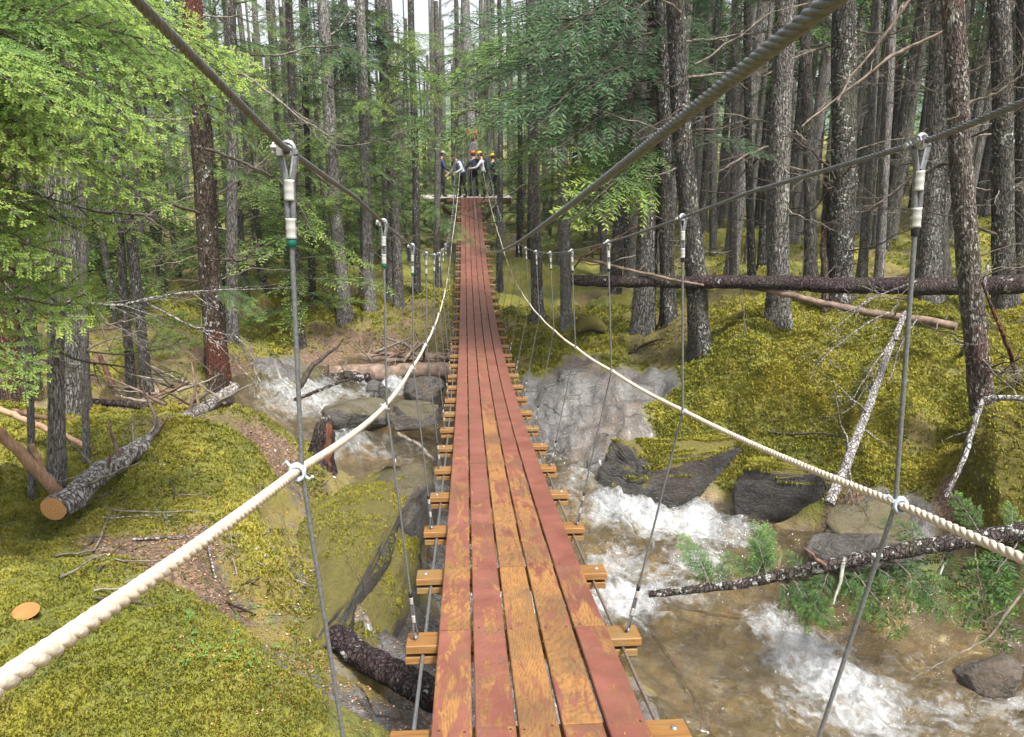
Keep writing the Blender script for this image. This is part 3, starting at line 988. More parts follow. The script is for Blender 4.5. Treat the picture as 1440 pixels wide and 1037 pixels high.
yy = np.linspace(-1.6, Y_END + 0.9, 260)
MAINX = {-1: -0.545, 1: 0.625}
ROPEX = {-1: -0.575, 1: 0.685}
for s in (-1, 1):
    X = np.full(len(yy), MAINX[s])
    link('main_cable', stranded(np.c_[X, yy, main_z(yy, s)], 0.0037, 0.0026, 6, 0.085, 5, M['cable'], 'main_cable', 4.6 if s > 0 else 3.0), bridge)
    # hand rope: slightly slack between its ties
    yr = np.linspace(-0.9, Y_END - 0.4, 320)
    ph = ((yr - hanger_y[0]) / (2 * SP)) % 1.0
    sag = 0.006 * 4 * ph * (1 - ph)
    pull = np.interp(yr, [-1, 20, Y_END], [0, 0, 0.18])
    X = ROPEX[s] - s * pull - s * 0.004 * 4 * ph * (1 - ph)
    link('hand_rope', stranded(np.c_[X, yr, rope_z(yr, s) - sag], 0.0043, 0.0057, 3, 0.062, 7, M['rope'], 'hand_rope', 7.0), bridge)


def arc(c, r, a0, a1, n, ax=(1, 0, 0), ay=(0, 0, 1)):
    a = np.linspace(a0, a1, n)
    return np.array(c) + r * (np.cos(a)[:, None] * np.array(ax) + np.sin(a)[:, None] * np.array(ay))


# shared small fittings, local z down the hanger from the main cable
loop = np.vstack([[(-0.006, 0, -0.062)], arc((0, 0, -0.012), 0.017, math.pi * 1.02, -math.pi * 0.02, 12), [(0.006, 0, -0.062)]])
head = MB().tube(loop, 0.0062, 7)
head_me = head.mesh('cable_loop', M['cable'])
th = MB().tube(np.vstack([[(-0.003, 0, -0.056)], arc((0, 0, -0.012), 0.0105, math.pi * 1.0, 0, 10), [(0.003, 0, -0.056)]]), 0.0034, 6)
thimble_me = th.mesh('thimble', M['steel'])
cl = MB()
cl.tube(arc((0, 0, 0.002), 0.013, 0, 2 * math.pi, 14, (1, 0, 0), (0, 0, 1)), 0.0055, 6)
cl.tube([(-0.030, -0.012, 0.004), (-0.012, -0.012, 0.004)], 0.006, 8)
cl.tube([(-0.033, 0.012, -0.006), (-0.012, 0.012, -0.006)], 0.006, 8)
cl.tube([(-0.026, -0.012, 0.004), (-0.022, -0.012, 0.004)], 0.011, 6)
cl.tube([(-0.026, 0.012, -0.006), (-0.022, 0.012, -0.006)], 0.011, 6)
cl.box((-0.012, 0, -0.001), (0.012, 0.042, 0.022))
clamp_me = cl.mesh('cable_clamp', M['steel'], True, sharp=40)
sl_ = MB().tube([(0, 0, 0.021), (0, 0, 0.0205), (0, 0, 0.016), (0, 0, 0.004), (0, 0, 0.0), (0, 0, -0.004), (0, 0, -0.016), (0, 0, -0.0205), (0, 0, -0.021)], [0.009, 0.0122, 0.0108, 0.0108, 0.0118, 0.0108, 0.0108, 0.0122, 0.009], 12)
sleeve_me = sl_.mesh('sleeve', M['sleeve'])
tape_me = MB().tube([(0, 0, 0.009), (0, 0, 0.008), (0, 0, -0.008), (0, 0, -0.009)], [0.008, 0.0105, 0.0105, 0.008], 10).mesh('sleeve_end', M['green_tape'])
tapeb_me = MB().tube([(0, 0, 0.012), (0, 0, 0.010), (0, 0, -0.010), (0, 0, -0.012)], [0.006, 0.0085, 0.0085, 0.006], 10).mesh('sleeve_end', M['black_tape'])
tie = MB()
for k in range(5):
    a = random.uniform(0, 6)
    tie.tube(arc((0, random.uniform(-0.012, 0.012), random.uniform(-0.006, 0.006)), 0.0165, a, a + 5.5, 10, (1, 0, 0), (0, random.uniform(-.3, .3), 1)), 0.0042, 5)
tie.tube([(-0.012, 0, 0.01), (-0.026, 0.01, 0.022), (-0.034, 0.012, 0.012)], 0.004, 5)
tie.tube([(0.012, 0, -0.01), (0.028, -0.01, -0.016), (0.036, -0.012, -0.006)], 0.004, 5)
tie_me = tie.mesh('rope_tie', M['tie'])
eye = MB().tube(np.vstack([[(-0.005, 0, 0.085)], arc((0, 0, 0.018), 0.014, math.pi, 2 * math.pi, 10), [(0.005, 0, 0.085)]]), 0.0052, 7)
eye_me = eye.mesh('cable_eye', M['cable'])
sh = MB().tube(arc((0, 0, 0.004), 0.012, -0.5, math.pi + 0.5, 10, (0, 1, 0), (0, 0, 1)), 0.0045, 6)
sh.tube([(0, -0.014, -0.004), (0, 0.014, -0.004)], 0.006, 6)
shackle_me = sh.mesh('shackle', M['steel'])


def frame_to(a, b):
    """matrix at a whose -z points to b, x kept across the bridge"""
    z = (Vector(a) - Vector(b)).normalized()
    y = z.cross(Vector((1, 0, 0))).normalized()
    x = y.cross(z)
    m = Matrix((x, y, z)).transposed().to_4x4()
    m.translation = a
    return m


for y in hanger_y:
    for s in (-1, 1):
        top = Vector((MAINX[s], y, float(main_z(y, s))))
        mid = Vector((ROPEX[s] - s * 0.012, y, float(rope_z(y, s))))
        end = Vector((s * 0.478, y, float(deck(y)) - 0.038))
        ln1, ln2 = (mid - top).length, (mid - end).length
        d1, d2 = (mid - top).normalized(), (end - mid).normalized()
        mb = MB()
        a = top + d1 * 0.16
        e = end - d2 * 0.20
        off = Vector((0.0058, 0, 0))
        pts = lambda p, q, n: [p.lerp(q, t) for t in np.linspace(0, 1, n)]
        mb.tube([tuple(p) for p in (a, mid.lerp(a, 0.08), mid, mid.lerp(e, 0.08), e)], 0.0049, 7)
        for q in (-1, 1):
            mb.tube([tuple(top + d1 * 0.055 + off * q), tuple(a + off * q * 0.7)], 0.0058, 6)
            mb.tube([tuple(e + off * q * 0.7), tuple(end - d2 * 0.08 + off * q)], 0.0048, 6)
        h = link('hanger', mb.mesh('hanger', M['cable']), bridge)
        near = y < 13
        T1 = frame_to(top, mid) @ Matrix.Scale(0.88, 4)
        T2 = frame_to(mid, end)
        T2.translation = end
        link('cable_clamp', clamp_me, h, M4=T1 @ Matrix.Rotation(0 if s < 0 else 0.3, 4, 'Z'))
        link('cable_loop', head_me, h, M4=T1 @ Matrix.Rotation(R(8), 4, 'Z'))
        if near:
            link('thimble', thimble_me, h, M4=T1)
        link('sleeve', sleeve_me, h, M4=T1 @ Matrix.Translation((0, 0, -0.080)))
        link('sleeve', sleeve_me, h, M4=T1 @ Matrix.Translation((0, 0, -0.158)))
        link('sleeve_end', tape_me if s < 0 else tapeb_me, h, M4=T1 @ Matrix.Translation((0, 0, -0.187)))
        link('rope_tie', tie_me, h, M4=Matrix.Translation(mid + Vector((s * 0.008, 0, 0.0))) @ Matrix.Rotation(random.uniform(-0.4, 0.4), 4, 'X') @ Matrix.Scale(0.85 if y < 2 else 0.6, 4))
        link('cable_eye', eye_me, h, M4=T2 @ Matrix.Rotation(R(50), 4, 'Z'))
        if near:
            link('shackle', shackle_me, h, M4=T2 @ Matrix.Translation((0, 0, 0.002)))
        link('sleeve', sleeve_me, h, M4=T2 @ Matrix.Translation((0, 0, 0.105)) @ Matrix.Scale(0.8, 4))
        link('sleeve', sleeve_me, h, M4=T2 @ Matrix.Translation((0, 0, 0.195)) @ Matrix.Scale(0.75, 4))
        link('sleeve_end', tapeb_me, h, M4=T2 @ Matrix.Translation((0, 0, 0.225)) @ Matrix.Scale(1.05, 4))

# safety line above the middle of the deck
sy0 = np.array([-2.0, 0.65, 1.1, 4.0, 7.1, 10.6, 17, 24, 30.4])
sz0 = np.array([0.55, 0.12, 0.05, -0.42, -0.78, -1.12, -1.42, -1.05, -0.27])
ps = np.polyfit(sy0, sz0, 4)
ys = np.linspace(-1.6, 31.6, 260)
o = link('safety_cable', stranded(np.c_[np.interp(ys, [-2, 20, 32], [0.055, 0.05, 0.03]), ys, np.polyval(ps, ys) + CAM.z], 0.0050, 0.0034, 6, 0.10, 6, M['cable'], 'safety_cable', 6.0, 14))
tag(o, 'thick grey twisted steel safety cable sagging above the middle of the deck', 'cable')

# ------------------------------------------------------------------ far platform
PB = Vector((0.05, 32.6, float(deck(Y_END)) + 0.0))
plat = thing('tree_platform', 'wooden platform round a tree at the far end of the bridge', 'platform', PB)
px0, px1, py0, py1 = -2.15, 1.6, -1.35, 1.5
nb = 20
M['deckboard'] = plain('pale_platform_boards', (0.36, 0.33, 0.30), 0.75, 0, 0.2, 8, 0.3)
M['redbeam'] = plain('brown_timber', (0.19, 0.095, 0.055), 0.65, 0, 0.25, 10, 0.3)
bw = (px1 - px0) / nb
for k in range(nb):
    xc = px0 + (k + 0.5) * bw
    y1_ = py0 + (0.28 if abs(xc) > 1.2 else 0)
    if abs(xc) < 0.26:
        segs = [(y1_, -0.28), (0.28, py1)]
    else:
        segs = [(y1_, py1)]
    for a, b in segs:
        link('deck_board', MB().box((0, 0, 0), (bw - 0.008, b - a, 0.04)).mesh('deck_board', M['deckboard'], False), plat, (xc, (a + b) / 2, -0.02))
link('rim_joist', MB().box((0, 0, 0), (1.35, 0.06, 0.24)).mesh('rim_joist', M['redbeam'], False), plat, (px0 + 0.70, py0 + 0.24, -0.162))
link('rim_joist', MB().box((0, 0, 0), (0.75, 0.06, 0.24)).mesh('rim_joist', M['redbeam'], False), plat, (px1 - 0.40, py0 + 0.24, -0.162))
link('rim_joist', MB().box((0, 0, 0), (2.0, 0.05, 0.22)).mesh('rim_joist', M['redbeam'], False), plat, (0, py0 + 0.04, -0.152))
for x0_, x1_ in ((px0, -0.72), (0.72, px1)):
    link('edge_board', MB().box((0, 0, 0), (x1_ - x0_, 0.04, 0.13)).mesh('edge_board', M['deckboard'], False), plat, ((x0_ + x1_) / 2, py0 + 0.18, -0.05))
for x in (px0 + 0.06, -0.3, 0.3, px1 - 0.06):
    link('joist', MB().box((0, 0, 0), (0.06, py1 - py0 - 0.4, 0.14)).mesh('joist', M['redbeam'], False), plat, (x, (py0 + py1) / 2 + 0.25, -0.112))
for x, tx in ((-1.5, -0.2), (1.2, 0.2)):
    a, b = Vector((x, -0.9, -0.20)), Vector((tx, -0.22, -1.25))
    d = b - a
    q = d.to_track_quat('Z', 'Y').to_matrix()
    link('brace', MB().box((0, 0, 0), (0.12, 0.12, d.length), rot=q).mesh('brace', M['redbeam'], False), plat, (a + b) / 2)

# ------------------------------------------------------------------ vegetation: sprays of needles
def spray(seed, L, sec_sp, sec_len, ter_sp, ter_len, leaf=None, droop=0.10, blade_w=0.012, stem_r=0.012, twist=0.12, ragged=0.25):
    """a flat hemlock branch along +x; tint attribute runs from old (0) to new growth (1)"""
    g = np.random.default_rng(seed)
    mb = MB()
    ns = 14
    t = np.linspace(0, L, ns)
    wob = np.cumsum(g.normal(0, 0.02 * L / ns * 3, ns))
    stem = np.c_[t, wob, 0.04 * L * np.sin(t / L * 2.2) - droop * t ** 2 / L]
    mb.tube(stem, np.linspace(stem_r, stem_r * 0.2, ns), 5, 0, False)
    f = lambda s: np.stack([np.interp(s, t, stem[:, i]) for i in range(3)], -1)
    B, D, Ln, Wd, Nn, Ti = [], [], [], [], [], []
    s = 0.12 * L
    side = 1
    while s < L * 0.985:
        q = s / L
        prof = min(1.0, 0.35 + q * 2.2) * (1 - q) ** 0.62 + 0.10
        ln = sec_len * prof * g.uniform(1 - ragged, 1 + ragged)
        if g.random() < 0.92:
            ang = R(g.uniform(42, 66))
            base = f(np.array([s]))[0]
            d0 = np.array([math.cos(ang), side * math.sin(ang), g.normal(0, twist)])
            m = 6
            u = np.linspace(0, 1, m)
            cur = base + ln * (u[:, None] * d0 + (u ** 2)[:, None] * np.array([0.18, -side * 0.10, -0.22 * droop * 6]))
            mb.tube(cur, np.linspace(stem_r * 0.35, stem_r * 0.12, m), 3, 0, False)
            nt = max(2, int(ln / ter_sp))
            for k in range(nt):
                v = (k + 0.6) / nt
                p = np.array([np.interp(v, u, cur[:, i]) for i in range(3)])
                tang = d0 + 2 * v * np.array([0.18, -side * 0.10, -0.22 * droop * 6])
                tang /= np.linalg.norm(tang)
                nrm = np.cross(tang, np.array([-tang[1], tang[0], 0]))
                nrm /= np.linalg.norm(nrm) + 1e-9
                acr = np.cross(nrm, tang)
                for sd in (-1, 1):
                    tl = ter_len * (1 - v) ** 0.5 * min(1, ln / (0.5 * sec_len) + 0.2) * g.uniform(0.6, 1.2) + 0.012
                    a2 = R(g.uniform(35, 58))
                    dd = math.cos(a2) * tang + sd * math.sin(a2) * acr + nrm * g.normal(0, 0.22)
                    dd /= np.linalg.norm(dd)
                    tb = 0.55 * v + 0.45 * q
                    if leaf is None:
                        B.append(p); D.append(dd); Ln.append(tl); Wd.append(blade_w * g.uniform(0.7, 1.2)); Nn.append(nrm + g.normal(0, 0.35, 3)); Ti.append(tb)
                    else:
                        ll, lw, ls = leaf
                        ac2 = np.cross(nrm, dd)
                        for w in np.arange(0.3 * ls, tl, ls):
                            for s3 in (-1, 1):
                                a3 = R(g.uniform(38, 68))
                                d3 = math.cos(a3) * dd + s3 * math.sin(a3) * ac2 + nrm * g.normal(0, 0.25)
                                B.append(p + dd * w); D.append(d3); Ln.append(ll * g.uniform(0.7, 1.15)); Wd.append(lw); Nn.append(nrm + g.normal(0, 0.3, 3)); Ti.append(tb * 0.65 + 0.35 * w / max(tl, 1e-3))
        s += sec_sp * 0.5 * g.uniform(0.75, 1.25)
        side = -side
    B, D, Nn = np.array(B), np.array(D), np.array(Nn)
    Ln, Wd, Ti = np.array(Ln), np.array(Wd), np.array(Ti)
    D /= np.linalg.norm(D, axis=1)[:, None]
    C = np.cross(Nn, D)
    C /= np.linalg.norm(C, axis=1)[:, None] + 1e-9
    V = np.stack([B, B + D * (Ln * 0.45)[:, None] + C * Wd[:, None], B + D * Ln[:, None], B + D * (Ln * 0.45)[:, None] - C * Wd[:, None]], 1)
    k = len(B)
    F = np.arange(k * 4).reshape(k, 4)
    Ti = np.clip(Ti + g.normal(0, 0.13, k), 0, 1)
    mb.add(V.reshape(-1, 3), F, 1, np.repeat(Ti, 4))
    return mb


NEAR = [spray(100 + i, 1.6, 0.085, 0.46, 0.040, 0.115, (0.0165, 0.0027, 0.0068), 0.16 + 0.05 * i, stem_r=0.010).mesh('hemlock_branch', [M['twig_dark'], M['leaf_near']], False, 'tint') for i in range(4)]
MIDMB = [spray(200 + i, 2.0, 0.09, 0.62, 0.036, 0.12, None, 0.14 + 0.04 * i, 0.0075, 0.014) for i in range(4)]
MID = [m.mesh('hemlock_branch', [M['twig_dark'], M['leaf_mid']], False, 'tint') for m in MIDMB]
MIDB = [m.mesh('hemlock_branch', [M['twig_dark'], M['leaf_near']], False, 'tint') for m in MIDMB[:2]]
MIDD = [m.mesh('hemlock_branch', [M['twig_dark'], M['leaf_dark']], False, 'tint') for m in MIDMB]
FARMB = [spray(300 + i, 2.0, 0.17, 0.62, 0.075, 0.19, None, 0.22, 0.015, 0.016) for i in range(4)]


def aim(root, tip, roll=0.0, length=2.0, wide=1.0, droop_side=0.0):
    """matrix carrying a +x branch from root to tip, flat side up"""
    root, tip = Vector(root), Vector(tip)
    d = tip - root
    x = d.normalized()
    z = (Vector((0, 0, 1)) - x * x.z).normalized()
    y = z.cross(x)
    if droop_side:
        roll = -droop_side if y.y > 0 and droop_side else droop_side
        roll = abs(droop_side) * (1 if y.y > 0 else -1)
    m = Matrix((x, y, z)).transposed().to_4x4()
    k = d.length / length
    return Matrix.Translation(root) @ m @ Matrix.Rotation(roll, 4, 'X') @ Matrix.Diagonal((k, k * wide, k, 1))


# trunks
def trunk_mb(seed, h=12.0, r=0.2, n=22, rows=84, taper=0.55, flare=0.28, bend=0.12, rough=0.10):
    g = np.random.default_rng(seed)
    z = np.concatenate([np.linspace(-0.35, 1.2, 18)[:-1], np.linspace(1.2, h, rows - 17)])
    ax = np.c_[bend * np.sin(z / h * 3 + g.uniform(0, 6)) * np.clip(z / 3, 0, 1), bend * np.sin(z / h * 4 + g.uniform(0, 6)) * np.clip(z / 3, 0, 1), z]
    rr = r * (1 - (1 - taper) * np.clip(z, 0, h) / h) * (1 + flare * np.exp(-np.clip(z, 0.0, 9) / 0.25))
    a = np.arange(n) / n * 2 * math.pi
    P = np.stack([np.cos(a)[None] * np.ones(len(z))[:, None], np.sin(a)[None] * np.ones(len(z))[:, None]], -1)
    S = np.stack([P[..., 0] * 2.6, P[..., 1] * 2.6, np.repeat(z[:, None] * 1.3, n, 1)], -1).reshape(-1, 3)
    nz = fbm(S, 1.6, 3, seed)
    lob = 0.12 * np.cos(3 * a + g.uniform(0, 6))[None] * np.exp(-np.clip(z, 0, 9) / 0.5)[:, None]
    rad = rr[:, None] * (1 + rough * nz.reshape(len(z), n) + lob)
    V = np.concatenate([ax[:, None, :2] + P * rad[..., None], np.repeat(z[:, None], n, 1)[..., None]], -1)
    i = np.arange(len(z) - 1)[:, None] * n
    j = np.arange(n)[None]
    F = np.stack([i + j, i + (j + 1) % n, i + n + (j + 1) % n, i + n + j], -1).reshape(-1, 4)
    mb = MB().add(V.reshape(-1, 3), F)
    return mb, V


def flakes_mb(V, count, seed, size=0.02, zmax=7.5):
    g = np.random.default_rng(seed)
    k, n, _ = V.shape
    mb = MB()
    z = V[:, 0, 2]
    ok = np.nonzero((z > 0.05) & (z < zmax))[0]
    cen = V.mean(1)
    blot = [(g.integers(0, n), g.uniform(0.1, zmax)) for _ in range(60)]
    for _ in range(count):
        b = blot[g.integers(0, 60)]
        j = int(b[0] + g.normal(0, 2.5)) % n
        zz = b[1] + g.normal(0, 0.25)
        i = int(np.clip(np.searchsorted(z, zz), ok[0], ok[-1] - 1))
        p = V[i, j] * g.uniform(0.3, 0.7) + 0
        t_ = g.random()
        p = V[i, j] * (1 - t_) + V[i + 1, j] * t_
        nr = p - cen[i]
        nr[2] = 0
        nr /= np.linalg.norm(nr) + 1e-9
        up = np.array([0, 0, 1.0])
        ac = np.cross(up, nr)
        s = size * g.uniform(0.4, 1.5)
        ang = g.uniform(0, 6.28, 5) * 0.25 + np.arange(5) * 1.2566
        rad = s * g.uniform(0.6, 1.2, 5)
        rim = p + nr * 0.003 + rad[:, None] * (np.cos(ang)[:, None] * ac + np.sin(ang)[:, None] * up) + nr * g.uniform(0.0, 0.6, 5)[:, None] * s
        mb.add(np.vstack([rim, p + nr * 0.006]), [[q, (q + 1) % 5, 5] for q in range(5)])
    return mb


TRUNKS = []
for i in range(7):
    mb, V = trunk_mb(500 + i)
    TRUNKS.append((mb, V))
TRUNK_ME = {}


def trunk_me(i, mat):
    k = (i, mat)
    if k not in TRUNK_ME:
        TRUNK_ME[k] = TRUNKS[i][0].mesh('trunk', M[mat])
    return TRUNK_ME[k]


FLAKES = [flakes_mb(TRUNKS[i][1], 260, 900 + i, 0.016).mesh('lichen', M['lichen'], False) for i in range(7)]


def dead_branch_mb(seed, L=1.5, r=0.016, subs=5, droop=0.15, twigs=True):
    g = np.random.default_rng(seed)
    mb = MB()
    t = np.linspace(0, 1, 9)
    w = np.cumsum(g.normal(0, 0.035, (9, 2)), 0) * L
    P = np.c_[t * L, w[:, 0], w[:, 1] * 0.7 - droop * L * t ** 1.6]
    P[0] = 0
    mb.tube(P, np.linspace(r, r * 0.25, 9), 5)
    for _ in range(subs):
        s = g.uniform(0.25, 0.95)
        b = np.array([np.interp(s, t, P[:, i]) for i in range(3)])
        d = np.array([g.uniform(0.4, 1), g.uniform(-1, 1), g.uniform(-0.7, 0.4)])
        d /= np.linalg.norm(d)
        l2 = L * g.uniform(0.15, 0.4) * (1.1 - s * 0.6)
        k = np.linspace(0, 1, 5)
        Q = b + l2 * k[:, None] * d + np.cumsum(g.normal(0, 0.03 * l2, (5, 3)), 0)
        Q[0] = b
        mb.tube(Q, np.linspace(r * 0.4, r * 0.14, 5), 3, 0, False)
        if twigs:
            for __ in range(3):
                q = Q[g.integers(1, 5)]
                d2 = d + g.normal(0, 0.7, 3)
                d2 /= np.linalg.norm(d2)
                mb.tube([q, q + d2 * l2 * g.uniform(0.2, 0.45)], [r * 0.2, r * 0.1], 3, 0, False)
    return mb


DEADMB = [dead_branch_mb(700 + i, subs=4 + i, droop=(0.05, 0.2, -0.1, 0.3, 0.1, -0.05)[i]) for i in range(6)]
DEAD = {m: [d.mesh('dead_branch', M[m]) for d in DEADMB] for m in ('twig', 'twig_dark')}
STUB = [dead_branch_mb(760 + i, 0.35, 0.012, 1, 0.1, False).mesh('branch_stub', M['twig']) for i in range(3)]
UNIT_H, UNIT_R = 12.0, 0.2


def tree_matrix(base, up_pt):
    """stands at base, leans so that it passes through up_pt; turned at random"""
    z = (Vector(up_pt) - Vector(base)).normalized()
    q = Vector((0, 0, 1)).rotation_difference(z)
    return Matrix.Translation(base) @ q.to_matrix().to_4x4() @ Matrix.Rotation(random.uniform(0, 6.28), 4, 'Z')


def tree(name, label, base, up_pt, r, h, mat, dead=8, live=0, lichen=True, group=None, zone=(0.8, 6.0), live_zone=(3.5, 6.5), live_mesh=None, dead_len=1.0, cat='tree', live_len=1.6, dead_mat=None):
    T = tree_matrix(base, up_pt)
    root = thing(name, label, cat, group=group, M4=T)
    vi = random.randrange(7)
    S = Matrix.Diagonal((r / UNIT_R, r / UNIT_R, h / UNIT_H, 1))
    tr = link('trunk', trunk_me(vi, mat), root, M4=S)
    if lichen:
        f = link('lichen', FLAKES[vi], root, M4=S)
        tag(f, kind='stuff')
    for _ in range(dead):
        z = random.uniform(*zone)
        a = random.uniform(0, 6.28)
        k = dead_len * random.uniform(0.35, 1.3)
        rr = r * (1 - 0.45 * z / h) * 0.8
        m = Matrix.Translation((0, 0, z)) @ Matrix.Rotation(a, 4, 'Z') @ Matrix.Translation((rr, 0, 0)) @ Matrix.Rotation(random.uniform(-0.5, 0.35), 4, 'Y') @ Matrix.Rotation(random.uniform(0, 6), 4, 'X') @ Matrix.Scale(k, 4)
        link('dead_branch', random.choice(DEAD[dead_mat or random.choice(('twig', 'twig_dark'))]), root, M4=m)
    for _ in range(live):
        z = random.uniform(*live_zone)
        a = random.uniform(0, 6.28)
        k = live_len / 2.0 * random.uniform(0.6, 1.25)
        m = Matrix.Translation((0, 0, z)) @ Matrix.Rotation(a, 4, 'Z') @ Matrix.Rotation(random.uniform(-0.1, 0.4), 4, 'Y') @ Matrix.Rotation(random.uniform(-0.3, 0.3), 4, 'X') @ Matrix.Scale(k, 4)
        link('branch', random.choice(live_mesh or MID), root, M4=m)
    return root


# crowns shared by the trees of the wood
def crown_mb(seed, h0, h1, rmax, n, src, tip_r=0.3, form=0.8):
    g = np.random.default_rng(seed)
    mb = MB()
    for i in range(n):
        q = (i + g.random()) / n
        z = h0 + (h1 - h0) * q
        a = i * 2.399 + g.normal(0, 0.3)
        ln = (rmax * (1 - q) ** form + tip_r) * g.uniform(0.55, 1.15)
        k = ln / 2.0
        m = Matrix.Translation((0, 0, z)) @ Matrix.Rotation(a, 4, 'Z') @ Matrix.Rotation(g.uniform(-0.15, 0.45), 4, 'Y') @ Matrix.Rotation(g.uniform(-0.35, 0.35), 4, 'X') @ Matrix.Diagonal((k, k * 1.1, k, 1))
        mb.merge(src[g.integers(0, len(src))], m)
    return mb


YOUNGMB = [crown_mb(20 + i, 0.7, 7.5, 1.9, 46, FARMB) for i in range(3)]
HIGHMB = [crown_mb(30 + i, (4.5, 6.0, 5.2)[i], 12.5, 2.3, 44, FARMB, 0.3) for i in range(3)]
YOUNG = [c.mesh('crown', [M['twig_dark'], M['leaf_mid']], False, 'tint') for c in YOUNGMB]
HIGH = [c.mesh('crown', [M['twig_dark'], M['leaf_mid']], False, 'tint') for c in HIGHMB]


def dye(o, leaf):
    o.material_slots[1].link = 'OBJECT'
    o.material_slots[1].material = M[leaf]

# ---- the trees one can tell apart: label, base pixel, pixel passed at the top, trunk width in pixels, bark, dead branches, live branches
TR = [
    ('big dark lichened trunk standing behind the boulder, crossed by the fallen log', (985, 497), (962, 0), 34, 'bark_dark', 12, 2),
    ('very dark lichen-speckled trunk rising behind the middle of the fallen log', (1178, 425), (1193, 0), 42, 'bark_dark', 9, 0),
    ('leaning reddish-brown trunk rooted in the moss above the white dead limb', (1383, 606), (1342, 0), 36, 'bark_brown', 12, 0),
    ('broad pale-grey ridged trunk just behind the fallen log with flared foot', (1095, 450), (1102, 0), 36, 'bark_grey', 7, 2),
    ('broad grey stringy-barked trunk between the dark trunk and the leaning red one', (1305, 420), (1310, 0), 40, 'bark_grey', 6, 0),
    ('dark trunk half hidden beside the leaning red one', (1412, 430), (1392, 0), 34, 'bark_dark', 9, 0),
    ('dark straight trunk standing close to the big lichened one at the log', (940, 452), (930, 0), 24, 'bark_dark', 6, 3),
    ('grey trunk standing second from the bridge on the mossy bank', (797, 462), (794, 0), 18, 'bark_pale', 6, 3),
    ('brown-grey trunk standing first beyond the bridge rope on the mossy bank', (756, 455), (748, 0), 20, 'bark_grey', 7, 2),
    ('slim dark trunk between the two crossing ropes beyond the bridge', (703, 405), (700, 0), 11, 'bark_dark', 4, 3),
    ('slender brown trunk just past the grey one on the mossy bank', (850, 385), (845, 0), 13, 'bark_grey', 5, 3),
    ('slender dark trunk in front of the pale ones near the log end', (884, 400), (886, 0), 15, 'bark_dark', 5, 3),
    ('thin mid-brown pole of a tree behind the log, first past the big dark trunk', (1030, 405), (1036, 0), 12, 'bark_grey', 5, 1),
    ('thin dark pole of a tree behind the log, next to the ridged grey trunk', (1058, 400), (1052, 0), 13, 'bark_dark', 5, 1),
    ('narrow pale trunk standing between the dark trunk and the broad grey one', (1236, 400), (1252, 0), 15, 'bark_white', 3, 0),
    ('narrow pale trunk leaning beside the very dark one', (1212, 392), (1232, 0), 15, 'bark_pale', 3, 0),
    ('grey trunk behind the red broken snag', (1140, 400), (1135, 0), 20, 'bark_grey', 5, 1),
    ('dark speckled trunk at the edge of the view behind the fallen log', (1432, 400), (1437, 0), 28, 'bark_dark', 6, 0),
    ('pale slim trunk beyond the leaning red one', (1330, 385), (1318, 0), 13, 'bark_white', 3, 0),
    ('red-barked old trunk with reddened foot at the edge of the left bank', (12, 562), (-10, 150), 38, 'bark_red', 5, 0),
    ('thick dark trunk close beside the red-footed one', (42, 560), (30, 150), 32, 'bark_dark', 6, 0),
    ('slim lichened sapling trunk standing by the cut end of the log', (80, 690), (70, 250), 25, 'bark_birch', 9, 0),
    ('broad ridged grey trunk behind the lichened sapling', (110, 575), (100, 100), 36, 'bark_grey', 7, 0),
    ('thin dark trunk, the more upright of a leaning pair behind the brush pile', (187, 555), (150, 100), 14, 'bark_dark', 6, 0),
    ('dark leaning trunk, the thicker of the pair behind the brush pile', (208, 552), (160, 100), 17, 'bark_dark', 6, 0),
    ('big red-streaked trunk at the far end of the cut log', (310, 565), (268, 60), 36, 'bark_red', 10, 2),
    ('straight grey-brown trunk just past the red-streaked one', (328, 480), (318, 0), 19, 'bark_grey', 8, 3),
    ('pale speckled trunk leaning slightly above the mossy far bank', (486, 448), (455, 60), 22, 'bark_pale', 9, 4),
    ('pale grey trunk standing next to the leaning speckled one', (521, 436), (503, 60), 19, 'bark_pale', 7, 4),
    ('slim grey trunk between the pale pair and the bridge', (550, 425), (540, 0), 14, 'bark_pale', 6, 3),
    ('dark slim trunk close to the bridge on its upstream side', (586, 408), (578, 0), 13, 'bark_dark', 5, 3),
    ('slim brown trunk just beside the far bridge deck', (616, 405), (610, 0), 12, 'bark_grey', 5, 3),
    ('dead-straight dark pole behind the leaning speckled trunk', (440, 425), (425, 0), 12, 'bark_dark', 5, 2),
    ('spindly lichened sapling beside the split pole on the left bank', (46, 705), (40, 380), 11, 'bark_birch', 6, 0),
    ('spindly crooked sapling behind the split poles', (122, 650), (117, 350), 11, 'bark_birch', 6, 0),
    ('thin bent dark trunk in front of the red-streaked one', (292, 520), (283, 200), 10, 'bark_dark', 4, 0),
]
tree_spots = []
for lab, b, t, wpx, bk, dead, live in TR:
    base = ground(*b)
    z = depth_of(base)
    d = ray(*t)
    up = CAM + d * ((base.y - CAM.y) / d.y)
    r = wpx / FPX * z / 2 * 0.84
    hgt = 13.0 if wpx > 12 else 8.0
    near = z < 10
    dark = bk in ('bark_dark', 'bark_red')
    left_ = b[0] < 700
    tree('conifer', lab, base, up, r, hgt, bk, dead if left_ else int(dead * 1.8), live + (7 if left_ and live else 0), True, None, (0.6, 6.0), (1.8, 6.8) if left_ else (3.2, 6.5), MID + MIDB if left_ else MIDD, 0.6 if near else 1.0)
    tree_spots.append((base.x, base.y))

